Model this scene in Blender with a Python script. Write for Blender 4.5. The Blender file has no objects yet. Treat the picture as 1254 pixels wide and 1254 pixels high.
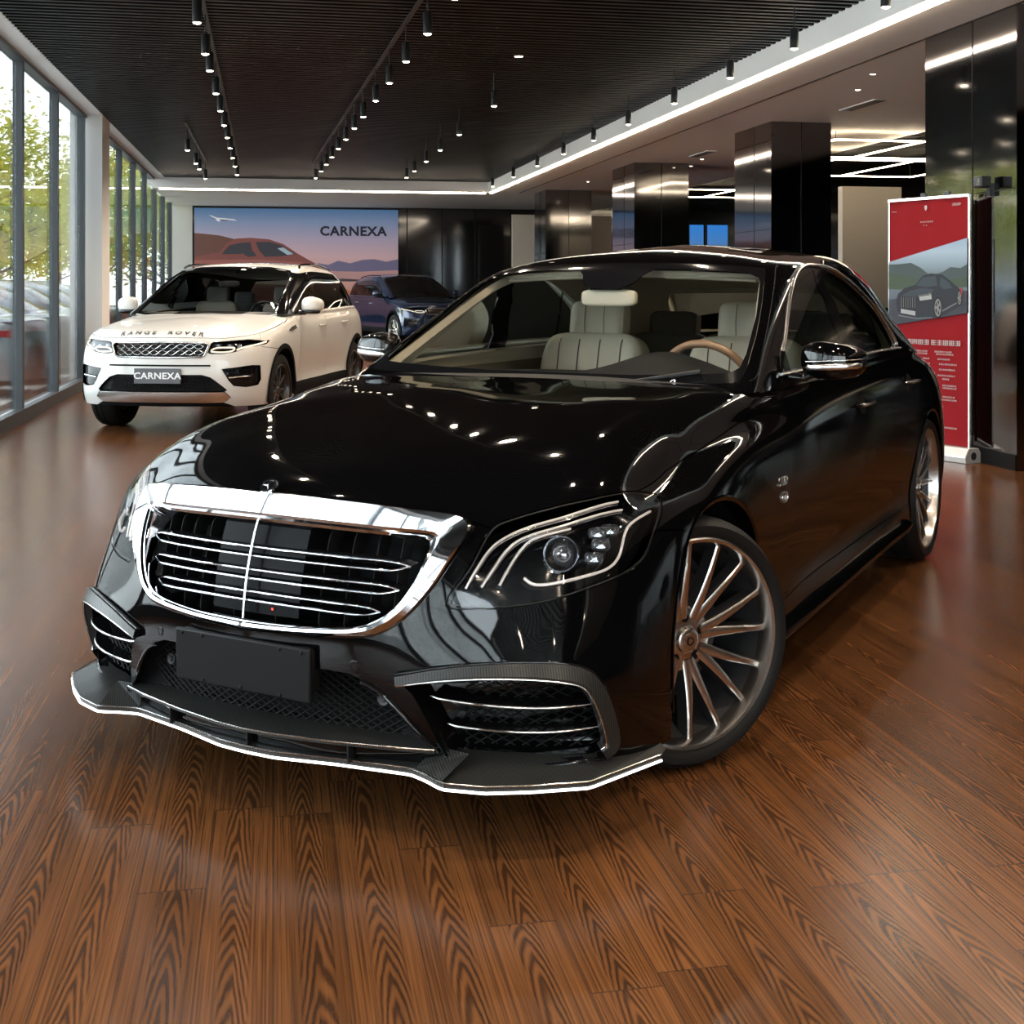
import bpy, bmesh, math, random
import numpy as np
from mathutils import Vector, Matrix
from mathutils.bvhtree import BVHTree
from mathutils.geometry import delaunay_2d_cdt, tessellate_polygon

C = bpy.context.scene.collection
PI = math.pi

# ---------------------------------------------------------------- materials
def mat(name, col, rough=0.5, metal=0.0, coat=0.0, spec=None, emit=None, estr=0.0):
    m = bpy.data.materials.new(name); m.use_nodes = True
    b = m.node_tree.nodes['Principled BSDF']
    b.inputs['Base Color'].default_value = (*col, 1)
    b.inputs['Roughness'].default_value = rough
    b.inputs['Metallic'].default_value = metal
    if coat:
        b.inputs['Coat Weight'].default_value = coat
        b.inputs['Coat Roughness'].default_value = 0.02
    if spec is not None: b.inputs['Specular IOR Level'].default_value = spec
    if emit is not None:
        b.inputs['Emission Color'].default_value = (*emit, 1)
        b.inputs['Emission Strength'].default_value = estr
    return m

def nodes(m):
    nt = m.node_tree
    return nt, nt.nodes, nt.links, nt.nodes['Principled BSDF']

def thin_glass(name, tint, refl=1.0, rough=0.0):
    m = bpy.data.materials.new(name); m.use_nodes = True
    nt = m.node_tree; nt.nodes.clear()
    out = nt.nodes.new('ShaderNodeOutputMaterial')
    tr = nt.nodes.new('ShaderNodeBsdfTransparent'); tr.inputs[0].default_value = (*tint, 1)
    gl = nt.nodes.new('ShaderNodeBsdfGlossy'); gl.inputs['Roughness'].default_value = rough
    fr = nt.nodes.new('ShaderNodeFresnel'); fr.inputs[0].default_value = 1.5
    mu = nt.nodes.new('ShaderNodeMath'); mu.operation = 'MULTIPLY'; mu.inputs[1].default_value = refl
    mx = nt.nodes.new('ShaderNodeMixShader')
    nt.links.new(fr.outputs[0], mu.inputs[0]); nt.links.new(mu.outputs[0], mx.inputs[0])
    nt.links.new(tr.outputs[0], mx.inputs[1]); nt.links.new(gl.outputs[0], mx.inputs[2])
    nt.links.new(mx.outputs[0], out.inputs[0])
    return m

# ---------------------------------------------------------------- objects
def thing(name, label, cat, loc=(0, 0, 0), rotz=0.0, group=None):
    o = bpy.data.objects.new(name, None); C.objects.link(o)
    o.location = loc; o.rotation_euler = (0, 0, rotz)
    o.empty_display_size = .1
    tag(o, label, cat, group)
    return o

def tag(o, label, cat, group=None, kind=None):
    o['label'] = label; o['category'] = cat
    if group: o['group'] = group
    if kind: o['kind'] = kind
    return o

class MB:
    """collects geometry for ONE mesh object"""
    def __init__(s): s.v = []; s.f = []; s.n = None; s.mi = []
    def add(s, v, f, mi=0):
        b = len(s.v); s.v += [tuple(p) for p in v]; s.f += [tuple(i + b for i in q) for q in f]
        s.mi += [mi] * len(f); return s
    def box(s, c, d, rz=0.0, mi=0, M=None):
        x, y, z = d[0]/2, d[1]/2, d[2]/2
        vs = [Vector((i*x, j*y, k*z)) for i in (-1, 1) for j in (-1, 1) for k in (-1, 1)]
        if rz: R = Matrix.Rotation(rz, 3, 'Z'); vs = [R @ p for p in vs]
        if M is not None: vs = [M @ p for p in vs]
        vs = [p + Vector(c) for p in vs]
        return s.add(vs, [(0,1,3,2),(4,6,7,5),(0,4,5,1),(2,3,7,6),(0,2,6,4),(1,5,7,3)], mi)
    def tube(s, path, r, n=8, closed=False, cap=True, mi=0, flat=None, up=(0, 0, 1)):
        P = [Vector(p) for p in path]; k = len(P)
        rr = r if isinstance(r, (list, tuple)) else [r] * k
        rings = []; prev = None
        for i in range(k):
            if closed: t = P[(i+1) % k] - P[i-1]
            else: t = P[min(i+1, k-1)] - P[max(i-1, 0)]
            t = t.normalized() if t.length > 1e-9 else Vector((1, 0, 0))
            if prev is None:
                u = Vector(up); 
                if abs(t.dot(u)) > .95: u = Vector((1, 0, 0)) if abs(t.x) < .9 else Vector((0, 1, 0))
                u = (u - t * t.dot(u)).normalized()
            else:
                u = (prev - t * t.dot(prev))
                u = u.normalized() if u.length > 1e-6 else t.orthogonal().normalized()
            prev = u; w = t.cross(u)
            a, b = (rr[i], rr[i]) if flat is None else (rr[i]*flat, rr[i])
            rings.append([P[i] + u*(a*math.cos(2*PI*j/n)) + w*(b*math.sin(2*PI*j/n)) for j in range(n)])
        vs = [p for q in rings for p in q]; fs = []
        for i in range(k if closed else k-1):
            i2 = (i+1) % k
            for j in range(n):
                j2 = (j+1) % n
                fs.append((i*n+j, i*n+j2, i2*n+j2, i2*n+j))
        if cap and not closed:
            fs.append(tuple(range(n-1, -1, -1))); fs.append(tuple((k-1)*n + j for j in range(n)))
        return s.add(vs, fs, mi)
    def lathe(s, prof, n=48, axis='y', c=(0, 0, 0), mi=0, closed=False):
        """prof: (radius, along axis)"""
        vs = []; k = len(prof)
        for j in range(n):
            a = 2*PI*j/n; ca, sa = math.cos(a), math.sin(a)
            for r, h in prof:
                if axis == 'y': p = (r*ca, h, r*sa)
                elif axis == 'z': p = (r*ca, r*sa, h)
                else: p = (h, r*ca, r*sa)
                vs.append((p[0]+c[0], p[1]+c[1], p[2]+c[2]))
        fs = []
        for j in range(n):
            j2 = (j+1) % n
            for i in range(k if closed else k-1):
                i2 = (i+1) % k
                fs.append((j*k+i, j*k+i2, j2*k+i2, j2*k+i))
        return s.add(vs, fs, mi)
    def grid(s, rows, mi=0, closed=False, flip=False):
        n = len(rows[0]); vs = [p for r in rows for p in r]; fs = []
        for i in range(len(rows)-1):
            for j in range(n if closed else n-1):
                j2 = (j+1) % n
                q = (i*n+j, i*n+j2, (i+1)*n+j2, (i+1)*n+j)
                fs.append(q[::-1] if flip else q)
        return s.add(vs, fs, mi)
    def poly(s, pts, mi=0):
        P = [Vector(p) for p in pts]
        tr = tessellate_polygon([P])
        return s.add(P, [tuple(t) for t in tr], mi)
    def prism(s, pts2, a0, a1, axis='z', mi=0):
        """closed 2-D outline extruded along an axis; pts2 in the other two axes (x,y)|(x,z)|(y,z)"""
        def to(p, a):
            return {'z': (p[0], p[1], a), 'y': (p[0], a, p[1]), 'x': (a, p[0], p[1])}[axis]
        n = len(pts2); vs = [to(p, a0) for p in pts2] + [to(p, a1) for p in pts2]
        tr = [tuple(t) for t in tessellate_polygon([[Vector((p[0], p[1], 0)) for p in pts2]])]
        fs = [t[::-1] for t in tr] + [tuple(i+n for i in t) for t in tr]
        fs += [(i, (i+1) % n, (i+1) % n + n, i+n) for i in range(n)]
        return s.add(vs, fs, mi)
    def build(s, name, m, parent=None, smooth=None, bevel=0.0, subd=0, fixn=True, loc=None):
        me = bpy.data.meshes.new(name)
        me.from_pydata([tuple(map(float, p)) for p in s.v], [], s.f)
        ms = m if isinstance(m, (list, tuple)) else [m]
        for q in ms: me.materials.append(q)
        if len(ms) > 1: me.polygons.foreach_set('material_index', s.mi)
        if fixn:
            bm = bmesh.new(); bm.from_mesh(me)
            bmesh.ops.recalc_face_normals(bm, faces=bm.faces)
            bm.to_mesh(me); bm.free()
        o = bpy.data.objects.new(name, me); C.objects.link(o)
        if parent is not None: o.parent = parent
        if loc is not None: o.location = loc
        if bevel:
            md = o.modifiers.new('bevel', 'BEVEL'); md.width = bevel; md.segments = 2; md.limit_method = 'ANGLE'; md.angle_limit = math.radians(40)
        if subd:
            md = o.modifiers.new('sub', 'SUBSURF'); md.levels = subd; md.render_levels = subd
        if smooth is not None:
            me.polygons.foreach_set('use_smooth', [True]*len(me.polygons))
            if smooth < 180: me.set_sharp_from_angle(angle=math.radians(smooth))
        me.update()
        return o

def copy_tree(o, parent=None):
    c = o.copy(); C.objects.link(c)
    if parent is not None: c.parent = parent
    for ch in list(o.children): copy_tree(ch, c)
    return c

def structure(o): o['kind'] = 'structure'; return o

def spline(pts, n=8, closed=False):
    """Catmull-Rom through points of any dimension"""
    P = [np.array(p, float) for p in pts]; k = len(P); out = []
    m = k if closed else k-1
    for i in range(m):
        if closed: a, b, c, d = P[i-1], P[i], P[(i+1) % k], P[(i+2) % k]
        else: a, b, c, d = P[max(i-1, 0)], P[i], P[i+1], P[min(i+2, k-1)]
        for j in range(n):
            t = j/n
            out.append(.5*((2*b)+(-a+c)*t+(2*a-5*b+4*c-d)*t*t+(-a+3*b-3*c+d)*t**3))
    if not closed: out.append(P[-1])
    return [tuple(p) for p in out]

def resample(pts, n, closed=False):
    P = np.array(pts, float)
    if closed: P = np.vstack([P, P[:1]])
    d = np.r_[0, np.cumsum(np.linalg.norm(np.diff(P, axis=0), axis=1))]
    t = np.linspace(0, d[-1], n + (1 if closed else 0))
    R = np.stack([np.interp(t, d, P[:, k]) for k in range(P.shape[1])], 1)
    return [tuple(p) for p in (R[:-1] if closed else R)]

# ---------------------------------------------------------------- B-spline car skins
class Skin:
    """half (y>=0) body skin: G[station][row] = surface points; stations run from the front centre line round the side to the
    rear centre line, rows from the bottom up to the centre line"""
    def __init__(s, G, it=3):
        P = np.array(G, float); s.P = P; s.nu, s.nv = P.shape[:2]
        Q = P.copy()
        w = np.array([1, 4, 1]) / 6
        for _ in range(it):
            E = s.pad(Q)
            S = sum(w[i]*w[j]*E[i:i+s.nu, j:j+s.nv] for i in range(3) for j in range(3))
            Q = Q + (P - S)
        s.E = s.pad(Q)
    def pad(s, Q):
        M = np.array([1, -1, 1])
        E = np.concatenate([Q[1:2]*M, Q, Q[-2:-1]*M], 0)
        bot = 2*E[:, 0:1] - E[:, 1:2]
        top = E[:, -2:-1]*M
        return np.concatenate([bot, E, top], 1)
    @staticmethod
    def basis(t):
        return (np.stack([(1-t)**3, 3*t**3-6*t**2+4, -3*t**3+3*t**2+3*t+1, t**3], -1)/6,
                np.stack([-(1-t)**2, 3*t**2-4*t, -3*t**2+2*t+1, t**2], -1)/2)
    def ev(s, u, v):
        u = np.clip(np.asarray(u, float), 0, s.nu-1); v = np.clip(np.asarray(v, float), 0, s.nv-1)
        iu = np.minimum(np.floor(u).astype(int), s.nu-2); iv = np.minimum(np.floor(v).astype(int), s.nv-2)
        bu, du = s.basis(u-iu); bv, dv = s.basis(v-iv)
        pts = np.zeros(u.shape+(3,)); tu = pts.copy(); tv = pts.copy()
        for a in range(4):
            for b in range(4):
                c = s.E[iu+a, iv+b]
                pts += c*(bu[..., a]*bv[..., b])[..., None]
                tu += c*(du[..., a]*bv[..., b])[..., None]
                tv += c*(bu[..., a]*dv[..., b])[..., None]
        n = np.cross(tu, tv); L = np.linalg.norm(n, axis=-1, keepdims=True); n = n/np.maximum(L, 1e-9)
        return pts, n
    def nrm(s, u, v):
        # average in a little neighbourhood where the grid degenerates
        p, n = s.ev(u, v)
        return n
    def prep(s, k=6):
        u = np.linspace(0, s.nu-1, (s.nu-1)*k+1); v = np.linspace(0, s.nv-1, (s.nv-1)*k+1)
        U, V = np.meshgrid(u, v, indexing='ij'); s.gU, s.gV = U, V
        p, n = s.ev(U, V); s.gp, s.gn = p, n
        a, b = U.shape
        fs = [(i*b+j, (i+1)*b+j, (i+1)*b+j+1, i*b+j+1) for i in range(a-1) for j in range(b-1)]
        tr = [t for q in fs for t in ((q[0], q[1], q[2]), (q[0], q[2], q[3]))]
        s.flat = p.reshape(-1, 3); s.fu = U.ravel(); s.fv = V.ravel(); s.tr = tr
        s.bvh = BVHTree.FromPolygons([tuple(q) for q in s.flat], tr)
        c = s.flat.mean(0)
        # outward sign
        ii = np.argmax(s.flat[:, 1]); s.sgn = 1.0 if s.gn.reshape(-1, 3)[ii, 1] > 0 else -1.0
        return s
    def bary(s, loc, idx):
        t = s.tr[idx]; a, b, c = (Vector(s.flat[i]) for i in t)
        v0, v1, v2 = b-a, c-a, Vector(loc)-a
        d00, d01, d11, d20, d21 = v0.dot(v0), v0.dot(v1), v1.dot(v1), v2.dot(v0), v2.dot(v1)
        den = d00*d11-d01*d01
        if abs(den) < 1e-16: w1 = w2 = 0
        else: w1 = (d11*d20-d01*d21)/den; w2 = (d00*d21-d01*d20)/den
        w0 = 1-w1-w2
        return (w0*s.fu[t[0]]+w1*s.fu[t[1]]+w2*s.fu[t[2]], w0*s.fv[t[0]]+w1*s.fv[t[1]]+w2*s.fv[t[2]])
    def near(s, p):
        loc, n, idx, d = s.bvh.find_nearest(Vector(p))
        return s.bary(loc, idx)
    def cast(s, o, d):
        if abs(o[1]) < .003 and d[1] == 0: o = (o[0], .003, o[2])
        loc, n, idx, dd = s.bvh.ray_cast(Vector(o), Vector(d).normalized())
        if loc is None: return None
        return s.bary(loc, idx)
    def proj(s, pts, axis, far=3.0):
        """2-D outline -> uv along an axis: 'y' pts (x,z) from the left, 'x' pts (y,z) from the front, 'z' pts (x,y) from above"""
        out = []
        for p in pts:
            if axis == 'y': o, d = (p[0], far, p[1]), (0, -1, 0)
            elif axis == 'x': o, d = (far, p[0], p[1]), (-1, 0, 0)
            else: o, d = (p[0], p[1], far), (0, 0, -1)
            r = s.cast(o, d)
            if r is None:
                q = {'y': (p[0], 1.0, p[1]), 'x': (.9, p[0], p[1]), 'z': (p[0], p[1], 1.0)}[axis]
                r = s.near(q)
            out.append(r)
        return out
    def at(s, uv, off=0.0):
        p, n = s.ev(np.array([q[0] for q in uv]), np.array([q[1] for q in uv]))
        return p + n*s.sgn*off
    def normal(s, uv):
        return s.ev(np.array([q[0] for q in uv]), np.array([q[1] for q in uv]))[1]*s.sgn

def inside(poly, x, y):
    """vectorised point in polygon"""
    P = np.asarray(poly, float); r = np.zeros(x.shape, bool); n = len(P); j = n-1
    for i in range(n):
        xi, yi = P[i]; xj, yj = P[j]
        c = ((yi > y) != (yj > y)) & (x < (xj-xi)*(y-yi)/(yj-yi+1e-15)+xi)
        r ^= c; j = i
    return r

def cut_skin(sk, regions, ku=5, kv=5, default='body'):
    """splits a skin along region outlines (uv); returns {name: (uv points, triangles)}; first matching region wins"""
    u = np.linspace(0, sk.nu-1, (sk.nu-1)*ku+1); v = np.linspace(0, sk.nv-1, (sk.nv-1)*kv+1)
    U, V = np.meshgrid(u, v, indexing='ij')
    pts = [Vector((a, b)) for a, b in zip(U.ravel(), V.ravel())]
    edges = []
    nu_, nv_ = U.shape
    idx = np.arange(nu_*nv_).reshape(nu_, nv_)
    for line in (idx[0], idx[-1], idx[:, 0], idx[:, -1]): edges += [(int(a), int(b)) for a, b in zip(line[:-1], line[1:])]
    dens = []
    for name, poly in regions:
        q = []
        for i in range(len(poly)):
            a, c = np.array(poly[i], float), np.array(poly[(i+1) % len(poly)], float)
            k = max(1, int(np.ceil(np.abs(c-a).max()/.17)))
            q += [tuple(a+(c-a)*j/k) for j in range(k)]
        dens.append((name, q))
    regions = dens
    for name, poly in regions:
        b = len(pts); n = len(poly)
        pts += [Vector((float(p[0]), float(p[1]))) for p in poly]
        edges += [(b+i, b+(i+1) % n) for i in range(n)]
    vc, ed, fc, *_ = delaunay_2d_cdt(pts, edges, [], 0, 1e-4)
    vc = np.array([(p[0], p[1]) for p in vc]); fc = np.array([tuple(f) for f in fc if len(f) == 3])
    cen = vc[fc].mean(1)
    ok = (cen[:, 0] > 0) & (cen[:, 0] < sk.nu-1) & (cen[:, 1] > 0) & (cen[:, 1] < sk.nv-1)
    own = np.full(len(fc), -1)
    for k, (name, poly) in enumerate(regions):
        m = inside(poly, cen[:, 0], cen[:, 1]) & (own < 0) & ok
        own[m] = k
    res = {}
    for k in range(-1, len(regions)):
        m = (own == k) & ok
        nm = default if k < 0 else regions[k][0]
        if not m.any(): continue
        f = fc[m]
        if nm in res: 
            o = res[nm]; f = np.concatenate([o, f])
        res[nm] = f
    return vc, res

def panel(name, sk, vc, tris, m, parent, mirror=True, one=True, gap=.0018, depth=.012, off=0.0, side=1):
    """one body panel from a cut skin: pulled back from its edges by the shut line, folded inward at the edge, exact normals.
    mirror+one: both halves in one mesh; side=-1: only the mirrored half"""
    ids = np.unique(tris); remap = {int(i): k for k, i in enumerate(ids)}
    uv = vc[ids]; P, N = sk.ev(uv[:, 0], uv[:, 1]); N = N*sk.sgn; P = P + N*off
    T = [[remap[int(i)] for i in t] for t in tris]
    # orientation: the triangulation is consistent, so one vote for all
    if len(T):
        Ta = np.array(T); fn = np.cross(P[Ta[:, 1]]-P[Ta[:, 0]], P[Ta[:, 2]]-P[Ta[:, 0]])
        if (fn*N[Ta[:, 0]]).sum() < 0: T = [[t[0], t[2], t[1]] for t in T]
    cnt = {}
    for t in T:
        for i in range(3):
            e = (t[i], t[(i+1) % 3]); cnt[e] = cnt.get(e, 0)+1
    bd = [e for e in cnt if (e[1], e[0]) not in cnt]
    cen = (np.abs(P[:, 1]) < 2e-4)
    bd = [e for e in bd if not (cen[e[0]] and cen[e[1]])]
    # pull back
    push = np.zeros_like(P)
    for a, b in bd:
        d = P[b]-P[a]; L = np.linalg.norm(d)
        if L < 1e-9: continue
        d = d/L; q = np.cross(N[a], d); push[a] += q; q = np.cross(N[b], d); push[b] += q
    L = np.linalg.norm(push, axis=1, keepdims=True); k = (L[:, 0] > 1e-6)
    push[k] = push[k]/L[k]*gap
    push[cen, 1] = 0
    P = P + push
    nv0 = len(P)
    V = [tuple(p) for p in P]; Nn = [tuple(n) for n in N]
    F = [tuple(t) for t in T]; FN = [[Nn[i] for i in t] for t in F]
    # folded edge
    idx = {}
    for a, b in bd:
        for i in (a, b):
            if i not in idx:
                idx[i] = len(V); V.append(tuple(P[i]-N[i]*depth))
        d = np.array(V[b])-np.array(V[a]); q = np.cross(d, N[a]); l = np.linalg.norm(q)
        q = tuple(q/l) if l > 1e-9 else tuple(N[a])
        F.append((b, a, idx[a], idx[b])); FN.append([q]*4)
    if side < 0 and not one or (mirror and one):
        MV = [(x, -y, z) for x, y, z in V]; MF = [t[::-1] for t in F]; MN = [[(n[0], -n[1], n[2]) for n in fn[::-1]] for fn in FN]
        if mirror and one:
            b = len(V); use = {}
            for i, p in enumerate(V):
                if abs(p[1]) < 2e-4: use[i] = i
            V2 = list(V)
            for i, p in enumerate(MV):
                if i not in use: use[i] = len(V2); V2.append(p)
            F = F+[tuple(use[i] for i in t) for t in MF]; FN = FN+MN; V = V2
        else: V, F, FN = MV, MF, MN
    me = bpy.data.meshes.new(name); me.from_pydata(V, [], F)
    me.materials.append(m)
    me.polygons.foreach_set('use_smooth', [True]*len(me.polygons))
    if len(me.polygons) == len(F):
        me.normals_split_custom_set([n for fn in FN for n in fn])
    o = bpy.data.objects.new(name, me); C.objects.link(o)
    if parent is not None: o.parent = parent
    return o
# ---------------------------------------------------------------- the standpoint
CAM_H = 1.3817; FPX = 1548.45; TH = math.radians(10.7)
cam_d = bpy.data.cameras.new('camera'); cam = bpy.data.objects.new('camera', cam_d); C.objects.link(cam)
cam_d.sensor_width = 36; cam_d.lens = FPX/1254*36; cam_d.shift_y = -(627-351.09)/1254; cam_d.clip_end = 400
cam.location = (0, 0, CAM_H); cam.rotation_euler = (PI/2, 0, -TH)
bpy.context.scene.camera = cam
def W(X, D, z=0.0):
    """floor-plan point measured from the tripod (right, ahead) in room axes"""
    return (X*math.cos(TH)+D*math.sin(TH), -X*math.sin(TH)+D*math.cos(TH), z)
# ---------------------------------------------------------------- shared materials
M = {}
M['paint'] = mat('black_paint', (.0015, .0015, .0017), .03)
M['gloss'] = mat('gloss_black', (.004, .004, .0045), .08)
M['matte'] = mat('matte_black', (.005, .005, .005), .55, spec=.2)
M['dark'] = mat('dark_plastic', (.003, .003, .0035), .7, spec=.12)
M['plate'] = mat('plate_black', (.0048, .0048, .005), .5, spec=.14)
M['chrome'] = mat('chrome', (.74, .74, .755), .06, 1)
M['satin'] = mat('satin_chrome', (.74, .73, .71), .24, 1)
M['rim'] = mat('alloy', (.58, .545, .51), .26, 1)
M['rim_dark'] = mat('alloy_dark', (.035, .035, .037), .5, .6)
M['rubber'] = mat('rubber', (.006, .006, .006), .6, spec=.25)
M['steel'] = mat('brake_steel', (.12, .11, .10), .45, 1)
M['caliper'] = mat('caliper', (.10, .035, .02), .4)
M['cream'] = mat('cream_leather', (.42, .38, .30), .5)
M['cream_dk'] = mat('shaded_cream_leather', (.16, .145, .115), .5)  # cream leather darkened, the cabin shade put into its colour
M['seam'] = mat('seam', (.14, .12, .095), .7)
M['dash'] = mat('dash', (.012, .013, .013), .6, spec=.2)
M['wood'] = mat('wood_rim', (.30, .185, .11), .35)
M['sensor'] = mat('sensor_black', (.003, .003, .0035), .16, spec=.05)
M['glass'] = thin_glass('clear_glass', (.96, .97, .96), .7)
M['tint'] = thin_glass('tinted_glass', (.34, .37, .36), 1.2)
M['tint_dk'] = thin_glass('privacy_glass', (.10, .11, .11), 1.2)
M['lens'] = thin_glass('lamp_lens', (.93, .94, .95), .9)
M['optic'] = mat('optic', (.30, .31, .33), .03, .75)
M['drl'] = mat('light_guide', (.85, .80, .76), .15, .5, emit=(1, .86, .76), estr=.35)
M['white'] = mat('white_mark', (.8, .8, .8), .4)
M['led'] = mat('led_strip', (1, 1, 1), .5, emit=(1, .97, .93), estr=2.6)
M['red_dot'] = mat('red_dot', (.8, .02, .01), .4, emit=(1, .05, .02), estr=2)
def carbon():
    m = mat('carbon_fibre', (.02, .02, .02), .3, 0, 0, .35)
    nt, nd, lk, b = nodes(m)
    tc = nd.new('ShaderNodeTexCoord'); mp = nd.new('ShaderNodeMapping'); mp.inputs['Rotation'].default_value = (0, 0, .785)
    w = nd.new('ShaderNodeTexWave'); w.inputs['Scale'].default_value = 48; w.inputs['Distortion'].default_value = 1.0; w.inputs['Detail'].default_value = 1
    r = nd.new('ShaderNodeValToRGB'); r.color_ramp.elements[0].color = (.003, .003, .003, 1); r.color_ramp.elements[1].color = (.034, .034, .032, 1)
    lk.new(tc.outputs['Object'], mp.inputs[0]); lk.new(mp.outputs[0], w.inputs['Vector']); lk.new(w.outputs['Fac'], r.inputs[0]); lk.new(r.outputs[0], b.inputs['Base Color'])
    return m
M['carbon'] = carbon()
def leather(key, col):
    m = mat(key, col, .5); nt, nd, lk, b = nodes(m)
    n = nd.new('ShaderNodeTexNoise'); n.inputs['Scale'].default_value = 160; bp = nd.new('ShaderNodeBump'); bp.inputs['Strength'].default_value = .08
    lk.new(n.outputs[0], bp.inputs['Height']); lk.new(bp.outputs[0], b.inputs['Normal']); return m
M['cream'] = leather('cream_leather', (.72, .65, .50))
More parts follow.
